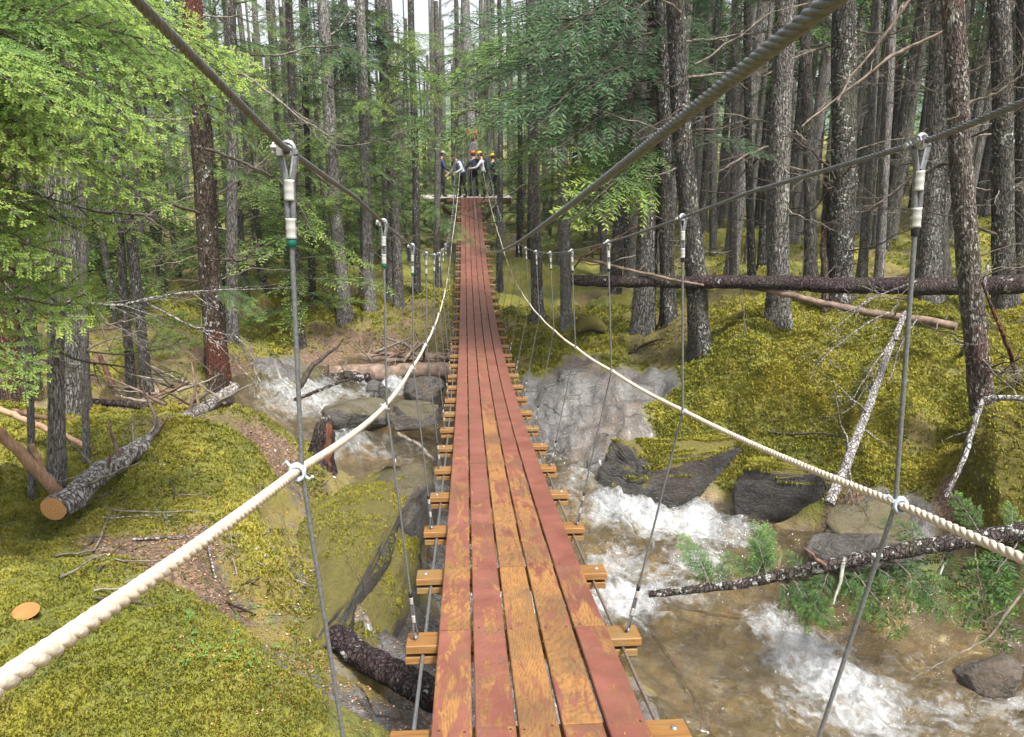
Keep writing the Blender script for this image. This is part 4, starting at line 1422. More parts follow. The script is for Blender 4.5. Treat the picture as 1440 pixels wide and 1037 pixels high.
def add_limb(root, pts, r0, r1, seed, mat='twig'):
    inv_ = LM[root.name].inverted()
    P = np.array([tuple(inv_ @ p) for p in pts])
    t = np.linspace(0, len(P) - 1, 22)
    P = np.stack([np.interp(t, range(len(P)), P[:, i]) for i in range(3)], 1)
    g = np.random.default_rng(seed)
    w = np.cumsum(g.normal(0, 0.008, (22, 3)), 0)
    P = P + w - w[:1]
    mb = MB().tube(P, np.linspace(r0, r1, 22), 6)
    for _ in range(12):
        i = g.integers(5, 21)
        d = P[i] - P[i - 1]
        d = d / np.linalg.norm(d) + g.normal(0, 0.6, 3)
        L = g.uniform(0.15, 0.55)
        k = np.linspace(0, 1, 5)
        Q = P[i] + L * k[:, None] * d + np.cumsum(g.normal(0, 0.03 * L, (5, 3)), 0)
        mb.tube(Q, np.linspace(r1 * 0.9, 0.002, 5), 3, 0, False)
        for __ in range(3):
            q = Q[g.integers(1, 5)]
            mb.tube([q, q + (d + g.normal(0, 0.7, 3)) * L * 0.3], [0.003, 0.0015], 3, 0, False)
    link('dead_branch', mb.mesh('dead_branch', M[mat]), root)


sap = next(o for o in COL.objects if 'slim lichened sapling' in o.get('label', ''))
zs = 6.9
add_limb(sap, [at(80, 425, zs), at(180, 432, zs + 0.4), at(215, 420, zs + 0.5), at(290, 408, zs + 0.6)], 0.018, 0.007, 1, 'bark_white')
add_limb(sap, [at(212, 430, zs + 0.5), at(280, 465, zs + 0.6), at(340, 480, zs + 0.8), at(380, 560, zs + 0.9)], 0.011, 0.005, 2, 'bark_white')
add_limb(sap, [at(78, 345, zs), at(150, 460, zs + 0.3), at(185, 455, zs + 0.3)], 0.012, 0.006, 3, 'twig')
for lab_, pts_ in (('big red-streaked', [(275, 165, 11), (210, 172, 10.5), (130, 160, 9.8), (70, 155, 9.2)]), ('big red-streaked', [(280, 300, 11), (230, 280, 10.6), (150, 270, 10), (100, 250, 9.5)]), ('big red-streaked', [(290, 210, 11), (350, 235, 10.5), (395, 255, 10.2), (440, 330, 10)]),
                   ('straight grey-brown', [(320, 75, 13.5), (390, 80, 13), (430, 68, 13), (480, 62, 12.6)]), ('straight grey-brown', [(322, 95, 13.5), (355, 110, 13), (420, 165, 12.5), (470, 195, 12)]), ('thick dark trunk close', [(40, 280, 9), (110, 295, 8.8), (200, 300, 8.6), (235, 320, 8.4)]),
                   ('big dark lichened', [(960, 60, 12), (1020, 48, 12), (1090, 38, 11.8)]), ('big dark lichened', [(965, 110, 12), (1030, 105, 12), (1090, 95, 11.7)]), ('very dark lichen', [(1185, 60, 13), (1120, 80, 12.6), (1060, 110, 12)]), ('very dark lichen', [(1190, 40, 13), (1250, 50, 12.6), (1330, 5, 12)]),
                   ('leaning reddish', [(1350, 150, 9), (1400, 130, 8.8), (1440, 100, 8.6)]), ('leaning reddish', [(1355, 220, 9), (1300, 235, 8.8), (1220, 290, 8.5)]), ('leaning reddish', [(1370, 520, 9.4), (1410, 525, 9), (1450, 520, 8.7)]), ('broad grey stringy', [(1305, 250, 13), (1380, 270, 12.6), (1440, 260, 12.2)]),
                   ('broad pale-grey', [(1095, 200, 14), (1050, 215, 13.5), (1010, 240, 13)]), ('dark trunk half hidden', [(1400, 330, 12), (1360, 310, 11.6), (1300, 300, 11)])):
    o = next(o for o in COL.objects if lab_ in o.get('label', ''))
    add_limb(o, [at(*q) for q in pts_], 0.026, 0.008, len(lab_) + pts_[0][1], random.choice(['twig', 'twig', 'twig_dark']))

# the tree that carries the platform
base = Vector((PB.x, PB.y, hz(PB.x, PB.y)))
pt = tree('conifer', 'grey trunk carrying the far platform, wrapped in orange blocks', base, base + Vector((0.05, 0, 10)), 0.24, 14, 'bark_pale', 6, 4, True, None, (6.0, 8), (7, 9))
M['orange'] = plain('orange_timber_block', (0.32, 0.125, 0.05), 0.6, 0, 0.3, 12)
zb = at(660, 192, 32).z
_t = next(o for o in COL.objects if o.parent == pt and o.name.startswith('trunk'))
_V = np.array([v.co[:] for v in _t.data.vertices])
_zl = (zb - base.z) * UNIT_H / 14
_c = _V[np.abs(_V[:, 2] - _zl) < 0.25][:, :2].mean(0) * (0.24 / UNIT_R)
_w = LM[pt.name] @ Vector((_c[0], _c[1], zb - base.z))
for k in range(8):
    a = k / 8 * 6.283 + 0.2
    link('timber_block', MB().box((0, 0, 0), (0.11, 0.05, 0.36)).mesh('timber_block', M['orange'], False), pt, M4=LM[pt.name].inverted() @ Matrix.Translation((_w.x + 0.205 * math.cos(a), _w.y + 0.205 * math.sin(a), zb + 0.06 * (k % 3))) @ Matrix.Rotation(a + math.pi / 2, 4, 'Z'))

# ---- the rest of the wood
SHORT = ['big dark lichened trunk at the log', 'very dark lichen-speckled trunk', 'leaning reddish-brown trunk', 'broad pale-grey ridged trunk', 'broad grey stringy-barked trunk', 'dark trunk beside the leaning red one', 'dark straight trunk near the log',
         'second grey trunk beyond the bridge rope', 'first brown-grey trunk beyond the bridge rope', 'slim dark trunk between the ropes', 'slender brown trunk on the mossy bank', 'slender dark trunk near the log end', 'thin brown pole behind the log',
         'thin dark pole behind the log', 'narrow whitish trunk', 'narrow pale leaning trunk', 'grey trunk behind the red snag', 'dark speckled trunk at the view edge', 'pale slim trunk by the red one', 'red-barked old trunk', 'thick dark trunk beside the red-barked one',
         'lichened sapling by the sawn log', 'broad ridged trunk behind the sapling', 'upright dark trunk of the leaning pair', 'thicker dark leaning trunk', 'big red-streaked trunk', 'straight grey-brown trunk', 'pale speckled leaning trunk', 'pale grey trunk on the far bank',
         'slim grey trunk by the pale pair', 'dark slim trunk near the bridge', 'slim brown trunk beside the far deck', 'dead-straight dark pole', 'spindly lichened sapling', 'spindly crooked sapling', 'thin bent dark trunk']
ANCH = [((b_[0] + t_[0]) / 2, sh) for (_, b_, t_, *_r), sh in zip(TR, SHORT)]
WOODS = []


def label_woods():
    by = {}
    for o, px, what in WOODS:
        ax, sh = min(ANCH, key=lambda q: abs(q[0] - px))
        side = 'right' if px >= ax else 'left'
        by.setdefault((what, side, sh), []).append((abs(px - ax), o))
    ORD = ['first', 'second', 'third', 'fourth', 'fifth', 'sixth', 'seventh', 'eighth', 'ninth', 'tenth', 'eleventh', 'twelfth']
    for (what, side, sh), v in by.items():
        v.sort(key=lambda q: q[0])
        for k, (_, o) in enumerate(v):
            o['label'] = f'{ORD[min(k, 11)]} {what} to the {side} of the {sh}'


def free(x, y, gap):
    return all((x - a) ** 2 + (y - b) ** 2 > gap * gap for a, b in tree_spots)


def wood(n, pxr, zr, kind, group, labels, gap=0.9):
    made = tries = 0
    while made < n and tries < n * 60:
        tries += 1
        px = random.uniform(*pxr)
        z = zr[0] + (zr[1] - zr[0]) * random.random() ** 0.8
        u = (px - 720) / FPX
        x, y = CAM.x + z * (u * cy_ + sy_), CAM.y + z * (-u * sy_ + cy_)
        if abs(x) < 1.7 and y < 31.2 or abs(x) < 3.0 and 29 < y < 36:
            continue
        if abs(x) < 1.0 and y < 60 and False:
            continue
        if KIND['w'](np.array([[x, y]]))[0] > 0.25 or not free(x, y, gap):
            continue
        tree_spots.append((x, y))
        base = Vector((x, y, hz(x, y)))
        lean = base + Vector((random.gauss(0, 0.25), random.gauss(0, 0.25), 8))
        made += 1
        if kind == 'pole':
            bk = random.choices(['bark_grey', 'bark_dark', 'bark_pale', 'bark_white'], [4, 2, 5, 3] if 'log' in group else [5, 3, 4, 1])[0]
            rr_ = random.uniform(0.055, 0.145)
            o = tree('conifer', labels[bk], base, lean, rr_, random.uniform(11, 15), bk, random.randint(4, 8), 0, z < 22, group, (1.0, 7.0))
            WOODS.append((o, px, ('thin ' if rr_ < 0.1 else 'sturdier ') + {'bark_grey': 'grey-brown', 'bark_dark': 'dark', 'bark_pale': 'pale-grey', 'bark_white': 'whitish'}[bk] + ' trunk'))
            if random.random() < (0.3 if 'log' in group else 0.85):
                dye(link('crown', random.choice(HIGH), o, M4=Matrix.Scale(random.uniform(0.95, 1.25), 4) @ Matrix.Rotation(random.uniform(0, 6), 4, 'Z')), random.choice(('leaf_dark', 'leaf_mid')))
        else:
            lm = random.choices(['leaf_mid', 'leaf_dark', 'leaf_near'], [4, 1, 4])[0]
            o = tree('hemlock', labels[lm], base, lean, random.uniform(0.05, 0.11), 8.0, random.choice(['bark_grey', 'bark_dark']), 3, 0, False, group, (0.5, 5.0))
            WOODS.append((o, px, 'young ' + {'leaf_mid': 'green', 'leaf_dark': 'dark-green', 'leaf_near': 'yellow-green'}[lm] + ' hemlock'))
            dye(link('crown', random.choice(YOUNG), o, M4=Matrix.Diagonal((random.uniform(0.8, 1.2),) * 2 + (random.uniform(0.8, 1.15), 1)) @ Matrix.Rotation(random.uniform(0, 6), 4, 'Z')), lm)


POLE_R = {'bark_grey': 'slender grey-brown conifer trunk crowded in the wood behind the fallen log', 'bark_dark': 'slender dark conifer trunk crowded in the wood behind the fallen log', 'bark_pale': 'slender pale-grey conifer trunk crowded in the wood behind the fallen log', 'bark_white': 'thin whitish trunk crowded in the wood behind the fallen log'}
POLE_L = {'bark_grey': 'slender grey-brown conifer trunk in the leafy wood beyond the far bank', 'bark_dark': 'slender dark conifer trunk in the leafy wood beyond the far bank', 'bark_pale': 'slender pale-grey conifer trunk in the leafy wood beyond the far bank', 'bark_white': 'thin whitish trunk in the leafy wood beyond the far bank'}
HEM_L = {'leaf_mid': 'young green hemlock in the leafy wood beyond the far bank', 'leaf_dark': 'young dark-green hemlock in the leafy wood beyond the far bank', 'leaf_near': 'young yellow-green hemlock in the leafy wood beyond the far bank'}
HEM_R = {'leaf_mid': 'young green hemlock among the bare trunks behind the fallen log', 'leaf_dark': 'young dark-green hemlock among the bare trunks behind the fallen log', 'leaf_near': 'young yellow-green hemlock among the bare trunks behind the fallen log'}
wood(185, (840, 1640), (15.0, 46), 'pole', 'trunks crowded behind the fallen log', POLE_R, 0.8)
wood(32, (-150, 860), (17, 44), 'pole', 'trunks in the wood beyond the far bank', POLE_L, 1.0)
wood(30, (-120, 430), (14.5, 26), 'hem', 'young hemlocks beyond the far bank', HEM_L, 1.2)
wood(58, (380, 840), (22, 44), 'hem', 'young hemlocks beyond the far bank', HEM_L, 1.3)
wood(22, (860, 1600), (26, 46), 'hem', 'young hemlocks behind the fallen log', HEM_R, 1.3)


label_woods()


def far_forest():
    g = np.random.default_rng(5)
    mb = MB()
    for _ in range(330):
        a = R(g.uniform(-50, 52)) + YAW
        z = g.uniform(47, 95)
        x, y = CAM.x + z * math.sin(a), CAM.y + z * math.cos(a)
        b = hz(x, y)
        h = g.uniform(12, 20)
        rr = g.uniform(0.1, 0.24)
        ln = g.normal(0, 0.4, 2)
        mb.tube([(x, y, b - 0.3), (x + ln[0] * 0.5, y + ln[1] * 0.5, b + h * 0.5), (x + ln[0], y + ln[1], b + h)], [rr, rr * 0.8, rr * 0.4], 7, 2, False, 0.2)
    lo = [spray(340 + i, 2.0, 0.55, 0.75, 0.34, 0.42, None, 0.2, 0.075, 0.02) for i in range(3)]
    cr = [crown_mb(60 + i, 0.5, 11, 2.8, 15, lo) for i in range(2)]
    for _ in range(115):
        a = R(g.uniform(-50, 52)) + YAW
        z = g.uniform(46, 90)
        x, y = CAM.x + z * math.sin(a), CAM.y + z * math.cos(a)
        s = g.uniform(0.7, 1.5)
        T = Matrix.Translation((x, y, hz(x, y))) @ Matrix.Rotation(g.uniform(0, 6), 4, 'Z') @ Matrix.Diagonal((s, s, s * g.uniform(0.9, 1.3), 1))
        mb.merge(cr[g.integers(0, 2)], T)
    o = link('far_forest', mb.mesh('far_forest', [M['twig_dark'], M['leaf_mid'], M['bark_grey']], False, 'tint'))
    tag(o, 'far wood of mixed conifers closing the view', None, None, 'stuff')


far_forest()

# distant wooded hill
def hill():
    mb = MB()
    n, k = 90, 10
    a = np.linspace(R(-60), R(60), n) + YAW
    V = []
    for i in range(k):
        q = i / (k - 1)
        rr = 230 + 60 * q
        zt = -3 + q * (24 + 7 * np.sin(a * 3.1 + 1.0) + 3 * np.sin(a * 9))
        V.append(np.c_[CAM.x + rr * np.sin(a), CAM.y + rr * np.cos(a), zt + CAM.z])
    V = np.concatenate(V)
    i = np.arange(k - 1)[:, None] * n
    j = np.arange(n - 1)[None]
    mb.add(V, np.stack([i + j, i + j + 1, i + n + j + 1, i + n + j], -1).reshape(-1, 4))
    m = plain('wooded_hillside', (0.06, 0.10, 0.06), 0.9, 0, 0.5, 0.3, 0)
    tag(link('hill', mb.mesh('hill', m)), kind='structure')


hill()

# ---- bright hemlock boughs reaching in from the near bank
nb_base = Vector((-4.6, 3.3, hz(-4.6, 3.3)))
near_t = tree('hemlock', 'near hemlock with bright yellow-green boughs reaching over the left bank', nb_base, nb_base + Vector((0.1, 0.1, 8)), 0.17, 12, 'bark_grey', 5, 0, True, None, (1, 6))
inv = LM[near_t.name].inverted()
TIPS = [(360, 60, 4.3), (300, 15, 4.7), (335, -25, 4.2), (225, 130, 4.0), (178, 158, 3.7), (240, 85, 4.5), (130, 60, 3.7), (95, 120, 3.5), (60, 30, 3.3), (200, 5, 4.1), (280, 70, 5.2), (150, 20, 5.0), (330, 30, 5.3), (30, 90, 4.2), (250, 40, 3.8), (170, 95, 4.8),
        (232, 330, 4.4), (180, 285, 4.5), (150, 250, 4.7), (110, 405, 4.2), (60, 425, 4.0), (20, 385, 3.8), (100, 335, 3.8), (165, 365, 4.8), (60, 250, 3.7), (20, 200, 3.5), (40, 300, 4.1), (20, 150, 4.6)]
for px, py, z in [q for i_, q in enumerate(TIPS) if i_ % 6 != 4] + [(x + random.uniform(-45, 15), y + random.uniform(-35, 35), z_ + random.uniform(-0.2, 0.7)) for x, y, z_ in TIPS[:16:3]]:
    tip = at(px, py, z)
    q = random.uniform(0, 1)
    root = Vector((nb_base.x + random.uniform(-0.1, 0.1), nb_base.y + random.uniform(-0.1, 0.1), tip.z + random.uniform(0.15, 0.6)))
    d = tip - root
    if d.length > 2.3:
        root = tip - d.normalized() * random.uniform(1.9, 2.5)
        # a bare limb joins the bough to the trunk
    limb = MB().tube([tuple(inv @ Vector((nb_base.x + 0.05, nb_base.y + 0.02, root.z + 0.12))), tuple(inv @ (root + (tip - root) * 0.02))], [0.022, 0.012], 5)
    bo = link('branch', random.choice(NEAR), near_t, M4=inv @ aim(root, tip, 0, 1.6, random.uniform(0.85, 1.2), random.uniform(0.25, 0.95)))
    link('limb', limb.mesh('limb', M['twig_dark']), bo, M4=LM[bo.name].inverted())

# ---- hemlock boughs hanging over the middle, carried by two of the trees on the mossy bank
hb = ground(905, 470)
hb_top = at(912, 0, depth_of(hb))
over = tree('hemlock', 'hemlock with long dark boughs sweeping over the far half of the bridge', hb, Vector((hb_top.x, hb.y, hb_top.z)), 0.2, 13, 'bark_grey', 8, 0, True, None, (1, 4))
inv = LM[over.name].inverted()
dz_ = depth_of(hb)
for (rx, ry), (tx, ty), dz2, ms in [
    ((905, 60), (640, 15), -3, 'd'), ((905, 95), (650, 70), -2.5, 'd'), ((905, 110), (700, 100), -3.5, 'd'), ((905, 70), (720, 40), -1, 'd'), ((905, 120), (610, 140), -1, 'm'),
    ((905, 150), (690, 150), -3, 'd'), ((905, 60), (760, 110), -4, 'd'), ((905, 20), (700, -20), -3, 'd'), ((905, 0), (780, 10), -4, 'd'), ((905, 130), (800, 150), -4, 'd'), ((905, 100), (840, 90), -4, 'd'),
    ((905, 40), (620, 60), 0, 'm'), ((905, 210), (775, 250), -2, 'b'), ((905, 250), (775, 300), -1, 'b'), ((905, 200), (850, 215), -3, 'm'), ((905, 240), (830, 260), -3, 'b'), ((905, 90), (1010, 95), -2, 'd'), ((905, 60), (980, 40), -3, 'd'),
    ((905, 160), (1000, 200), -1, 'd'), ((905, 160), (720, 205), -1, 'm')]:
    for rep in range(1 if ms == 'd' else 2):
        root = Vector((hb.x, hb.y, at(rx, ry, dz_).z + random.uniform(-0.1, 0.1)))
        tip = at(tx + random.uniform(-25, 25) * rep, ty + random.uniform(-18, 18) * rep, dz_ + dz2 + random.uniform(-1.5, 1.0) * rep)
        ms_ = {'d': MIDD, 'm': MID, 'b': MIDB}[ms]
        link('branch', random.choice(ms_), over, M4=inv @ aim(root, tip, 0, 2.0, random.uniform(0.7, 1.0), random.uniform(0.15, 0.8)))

# boughs of a tree left of the bridge
hb = ground(560, 432)
dz_ = depth_of(hb)
hb_top = at(548, 0, dz_)
over2 = tree('hemlock', 'hemlock with light green boughs beside the pale trunks of the far bank', hb, Vector((hb_top.x, hb.y, hb_top.z)), 0.13, 12, 'bark_grey', 6, 0, True, None, (1, 4))
inv = LM[over2.name].inverted()
for tx, ty, dz2, ms in [(640, 60, -2, 'b'), (620, 100, 1, 'b'), (600, 140, -2, 'm'), (450, 30, -4, 'd'), (480, 80, -3, 'm'), (440, 120, -1, 'm'), (520, 20, -3, 'm'), (640, 130, -3, 'b'), (560, 190, -4, 'm'), (470, 200, -3, 'm'), (420, 60, -5, 'd'), (380, 40, -5, 'd'), (420, 10, -4, 'd'), (500, 240, -3, 'm'), (530, 280, -3, 'm'), (570, 60, -4, 'b'), (540, 120, -4, 'b')]:
    tip = at(tx, ty, dz_ + dz2)
    root = Vector((hb.x, hb.y, tip.z + random.uniform(0.1, 0.6)))
    link('branch', random.choice({'d': MIDD, 'm': MID, 'b': MIDB}[ms]), over2, M4=inv @ aim(root, tip, 0, 2.0, random.uniform(0.8, 1.1), random.uniform(0.15, 0.8)))

# ------------------------------------------------------------------ logs, stumps, sticks
def wob_path(a, b, n, amp, seed):
    g = np.random.default_rng(seed)
    a, b = np.array(a), np.array(b)
    t = np.linspace(0, 1, n)[:, None]
    w = np.cumsum(g.normal(0, 1, (n, 3)), 0)
    w = w - w[:1] * (1 - t) - w[-1:] * t
    return a + (b - a) * t + w * amp


def rough_tube(P, r, n=18, seed=0, rough=0.08, m=0, capm=None):
    mb = MB()
    mb.tube(P, r, n, m, True, 0.0, capm)
    V = mb.V[0]
    P = np.asarray(P)
    C = np.repeat(P, n, 0)
    d = V - C
    k = 1 + rough * fbm(V, 9, 3, seed)[:, None]
    mb.V[0] = C + d * k
    if len(mb.V) > 2:
        mb.V[1][:n] = mb.V[0][:n]
        mb.V[2][:n] = mb.V[0][-n:]
    return mb


def log(name, label, cat, a, b, ra, rb, mat, seed=0, amp=0.01, cut=None, stubs=0, group=None, rough=0.08, rows=40, stub_mesh=None, lichen=0, stub_len=1.0, n=18, mid=None):
    a, b = Vector(a), Vector(b)
    P = wob_path(a, b, rows, amp, seed)
    if mid is not None:
        off = np.array(mid) - np.array(a.lerp(b, 0.5))
        P = P + np.sin(np.linspace(0, math.pi, rows))[:, None] * off
    root = thing(name, label, cat, a, group)
    rr = np.linspace(ra, rb, rows)
    mb = rough_tube(P - np.array(a), rr, n, seed, rough)
    link('log_body', mb.mesh('log_body', M[mat]), root)
    if cut:
        d = np.array(P[0] - P[1])
        d /= np.linalg.norm(d)
        Vr = mb.V[0][:n]
        c = MB().add(np.vstack([Vr * 0.97 + d * 0.003, [d * 0.005]]), [[i, (i + 1) % n, n] for i in range(n)])
        link('cut_face', c.mesh('cut_face', M[cut], False), root)
    g = random.Random(seed)
    for _ in range(stubs):
        i = g.randrange(3, rows - 2)
        p = Vector(P[i]) - a
        d = (Vector(P[i + 1]) - Vector(P[i])).normalized()
        side = d.orthogonal().normalized()
        side.rotate(Quaternion(d, g.uniform(0, 6.28)))
        if side.z < -0.3:
            side = -side
        side = (side + d * g.uniform(-0.2, 0.6)).normalized()
        q = Vector((1, 0, 0)).rotation_difference(side).to_matrix().to_4x4()
        link('branch_stub', g.choice(stub_mesh or STUB), root, M4=Matrix.Translation(p + side * rr[i] * 0.7) @ q @ Matrix.Scale(stub_len * g.uniform(0.5, 1.5), 4))
    return root


def stick(label, pts, r0, r1, mat, group=None, seed=0, name='stick', cat='stick', twigs=0, sides=7, rows=24, rough=0.07):
    pts = np.array([tuple(p) for p in pts])
    s = np.r_[0, np.cumsum(np.linalg.norm(np.diff(pts, axis=0), axis=1))]
    t = np.linspace(0, s[-1], rows)
    P = np.stack([np.interp(t, s, pts[:, i]) for i in range(3)], 1)
    g = np.random.default_rng(seed)
    w = np.cumsum(g.normal(0, 0.006, (rows, 3)), 0)
    P = P + w - w[:1]
    o = Vector(P[0])
    mb = rough_tube(P - P[0], np.linspace(r0, r1, rows), sides, seed, rough)
    for _ in range(twigs):
        i = g.integers(3, rows - 1)
        d = P[i] - P[i - 1]
        d = d / np.linalg.norm(d) + g.normal(0, 0.8, 3)
        d /= np.linalg.norm(d)
        L = s[-1] * g.uniform(0.08, 0.3)
        k = np.linspace(0, 1, 5)
        Q = (P[i] - P[0]) + L * k[:, None] * d + np.cumsum(g.normal(0, 0.04 * L, (5, 3)), 0)
        mb.tube(Q, np.linspace(min(r0, r1) * 0.45 + 0.001, 0.0015, 5), 4, 0, False)
        for __ in range(2):
            q = Q[g.integers(1, 5)]
            d2 = d + g.normal(0, 0.7, 3)
            mb.tube([q, q + d2 * L * 0.3], [0.003, 0.0012], 3, 0, False)
    ob = link(name, mb.mesh(name, M[mat]), None, o)
    return tag(ob, label, cat, group)


G = ground
# cut log on the left bank
a = at(75, 716, 6.0)
b = at(330, 545, 9.5)
lg = log('fallen_log', 'lichened fallen log with an orange sawn end lying across the left bank', 'log', a, b, 0.105, 0.065, 'bark_birch', 3, 0.006, 'cut_wood', 10, rough=0.07, rows=60, mid=at(196, 634, 7.15))
c = a.lerp(b, 0.42)
for i, (t, L, dx, dy) in enumerate(((0.40, 0.42, -0.05, 0.0), (0.33, 0.2, 0.1, -0.1), (0.62, 0.5, -0.2, 0.1), (0.75, 0.45, 0.1, 0.1), (0.8, 0.5, -0.1, 0.2), (0.55, 0.3, 0.25, -0.1))):
    p = a.lerp(b, t) - a + (at(196, 634, 7.15) - a.lerp(b, 0.5)) * math.sin(t * math.pi)
    link('branch_stub', MB().tube(wob_path(p, p + Vector((dx, dy, L)), 7, 0.003, i), np.linspace(0.022, 0.008, 7), 7).mesh('branch_stub', M['drift']), lg)

stick('long split pale pole slanting down to the cut end of the log', [at(-40, 575, 5.6), at(20, 625, 5.9), at(84, 690, 6.35)], 0.035, 0.05, 'split_wood', 'split pale poles on the left bank', 1, 'split_pole', 'pole')
stick('pale split pole running under the sapling toward the log', [at(-40, 560, 7.6), at(60, 603, 7.6), at(135, 640, 7.5)], 0.032, 0.028, 'split_wood', 'split pale poles on the left bank', 2, 'split_pole', 'pole')
stick('reddish split pole lying level behind the lichened sapling', [at(20, 578, 8.6), at(100, 592, 8.4), at(180, 600, 8.2)], 0.03, 0.025, 'red_stick', 'split pale poles on the left bank', 3, 'split_pole', 'pole')
stick('short pale pole propped against the long split one', [at(45, 625, 6.2), at(60, 660, 6.3), at(72, 692, 6.35)], 0.022, 0.026, 'split_wood', 'split pale poles on the left bank', 4, 'split_pole', 'pole')
stick('pale thin stick lying level by the sawn end of the log', [at(-40, 711, 6.4), at(20, 710, 6.45), at(60, 708, 6.6)], 0.018, 0.016, 'split_wood', None, 5)
stick('broken reddish spike standing in the brush behind the cut log', [G(167, 565), G(167, 565) + Vector((-0.22, 0, 0.75))], 0.05, 0.03, 'red_stick', None, 6, 'snag', 'snag')
stick('thin stick reaching from the cut log toward the mossy bank', [at(190, 632, 8.2), at(240, 652, 7.9)], 0.014, 0.008, 'split_wood', None, 8)
stick('dark fallen pole lying behind the cut log', [G(90, 575, 0.1), at(230, 577, 9.6), at(330, 568, 9.9)], 0.05, 0.04, 'bark_wet', None, 9, 'fallen_pole', 'log')
# brush around the far end of that log
for k in range(26):
    p = G(random.uniform(180, 320), random.uniform(552, 585), random.uniform(0.02, 0.15))
    q = p + Vector((random.uniform(-0.7, 0.7), random.uniform(-0.4, 0.4), random.uniform(0.0, 0.35)))
    stick('broken brown stick in the brush heap behind the cut log', [p, q], random.uniform(0.01, 0.025), 0.006, random.choice(['drift', 'twig', 'red_stick', 'twig_dark']), 'sticks of the brush heap behind the cut log', 40 + k, sides=5, rows=8, twigs=2)

# sawn sapling stump
p = G(36, 866, 0.0)
st = thing('stump', 'small sapling stump with a fresh orange slanting cut in the moss', 'stump', p - Vector((0, 0, 0.02)))
n_ = Vector((0.45, -0.55, 0.72)).normalized()
q = n_.to_track_quat('Z', 'Y').to_matrix().to_4x4()
ring = [(0.068 * math.cos(t), 0.047 * math.sin(t), 0.05) for t in np.linspace(0, 6.283, 19)[:-1]]
link('cut_face', MB().add(ring + [(0, 0, 0.051)], [[i, (i + 1) % 18, 18] for i in range(18)]).mesh('cut_face', cut_mat('fresh_orange_cut', (0.24, 0.085, 0.022), (0.33, 0.14, 0.04), 'Z', 40.0), False), st, M4=q @ Matrix.Translation((0, 0, 0.012)))
link('stem', MB().tube([(0, 0, -0.12), (0, 0, 0.046)], [0.060, 0.060], 14).mesh('stem', M['bark_dark']), st, M4=q @ Matrix.Diagonal((1.12, 0.8, 1, 1)) @ Matrix.Translation((0, 0, 0.012)))

# dark log under the bridge, lower left
a, b = G(462, 895, 0.02), G(650, 1010, 0.06)
a = at(468, 893, depth_of(a)); b = at(625, 985, depth_of(a) - 0.75)
log('fallen_log', 'short dark wet log lying on the rock slab under the planks', 'log', a, b, 0.095, 0.11, 'bark_wet', 11, 0.006, None, 4, rough=0.1, stub_len=0.3)

# log jam across the stream
a, b = at(462, 527, 14.2), at(668, 520, 14.6)
log('driftwood_log', 'big bleached barkless log damming the stream upstream of the bridge', 'log', a, b, 0.17, 0.15, 'drift', 12, 0.008, None, 5, rough=0.14, stub_len=0.6)
log('driftwood_log', 'thinner brown log lying just behind the big bleached one', 'log', at(500, 505, 15.4), at(665, 500, 15.2), 0.10, 0.08, 'drift', 13, 0.012, None, 4, rough=0.12)
log('driftwood_log', 'dark split log wedged beneath the end of the bleached one', 'log', at(455, 536, 14.0), at(520, 530, 13.9), 0.10, 0.08, 'bark_wet', 14, 0.01, None, 2, rough=0.15)
for k in range(30):
    p = at(random.uniform(520, 640), random.uniform(486, 512), random.uniform(14.6, 15.8))
    q = p + Vector((random.uniform(-0.8, 0.8), random.uniform(-0.3, 0.3), random.uniform(-0.15, 0.45)))
    stick('splintered driftwood piece heaped on the log jam', [p, q], random.uniform(0.02, 0.05), 0.012, random.choice(['drift', 'drift', 'red_stick', 'twig']), 'driftwood heaped on the log jam', 80 + k, sides=5, rows=7)
stick('dark bent branch rising over the water from the left end of the jam', [at(420, 545, 11.6), at(440, 515, 11.6), at(470, 490, 11.8), at(482, 476, 11.8)], 0.05, 0.015, 'twig_dark', None, 21, 'branch', 'branch', 5)
stick('dark straight stick leaning on the stones above the white water', [at(415, 562, 11.2), at(455, 548, 11.8), at(490, 540, 12.2)], 0.03, 0.02, 'bark_wet', None, 22)
stick('long grey stick half sunk in the shallow stream', [at(560, 610, 11.2), at(590, 625, 10.9), at(612, 648, 10.5)], 0.03, 0.03, 'twig', None, 23)
# broken red-hearted stump
p = at(452, 650, 9.8)
sm = thing('broken_stump', 'broken mossy stump with a split orange-red face beside the stream', 'stump', p)
mb = rough_tube(np.array([(0, 0, -0.25), (0.0, 0, 0.05), (0.03, 0, 0.22), (0.05, 0, 0.38), (0.06, 0.0, 0.48), (0.09, 0, 0.56), (0.12, 0.0, 0.62)]), [0.22, 0.17, 0.15, 0.14, 0.12, 0.08, 0.03], 20, 5, 0.35)
link('stump_body', mb.mesh('stump_body', M['bark_wet']), sm)
g = np.random.default_rng(4)
zz = np.linspace(-0.1, 0.56, 12)
wl, wr = 0.035 + 0.02 * g.random(12), 0.03 + 0.03 * g.random(12)
wl[-1] = wr[-1] = 0.006
cx = 0.085 + 0.045 * (zz + 0.1) / 0.66 + g.normal(0, 0.006, 12)
yv = -0.165 + 0.07 * (zz + 0.1) / 0.66 + g.normal(0, 0.006, 12)
V = np.vstack([np.c_[cx - wl, yv, zz], np.c_[cx, yv - 0.02 - g.random(12) * 0.012, zz], np.c_[cx + wr, yv + 0.035, zz]])
Fq = [[i, i + 12, i + 13, i + 1] for i in range(11)] + [[i + 12, i + 24, i + 25, i + 13] for i in range(11)]
link('split_face', MB().add(V, Fq).mesh('split_face', plain('split_red_heartwood', (0.11, 0.042, 0.022), 0.75, 0, 0.6, 14, 0.8, stretch=(3, 3, 0.6)), False), sm)
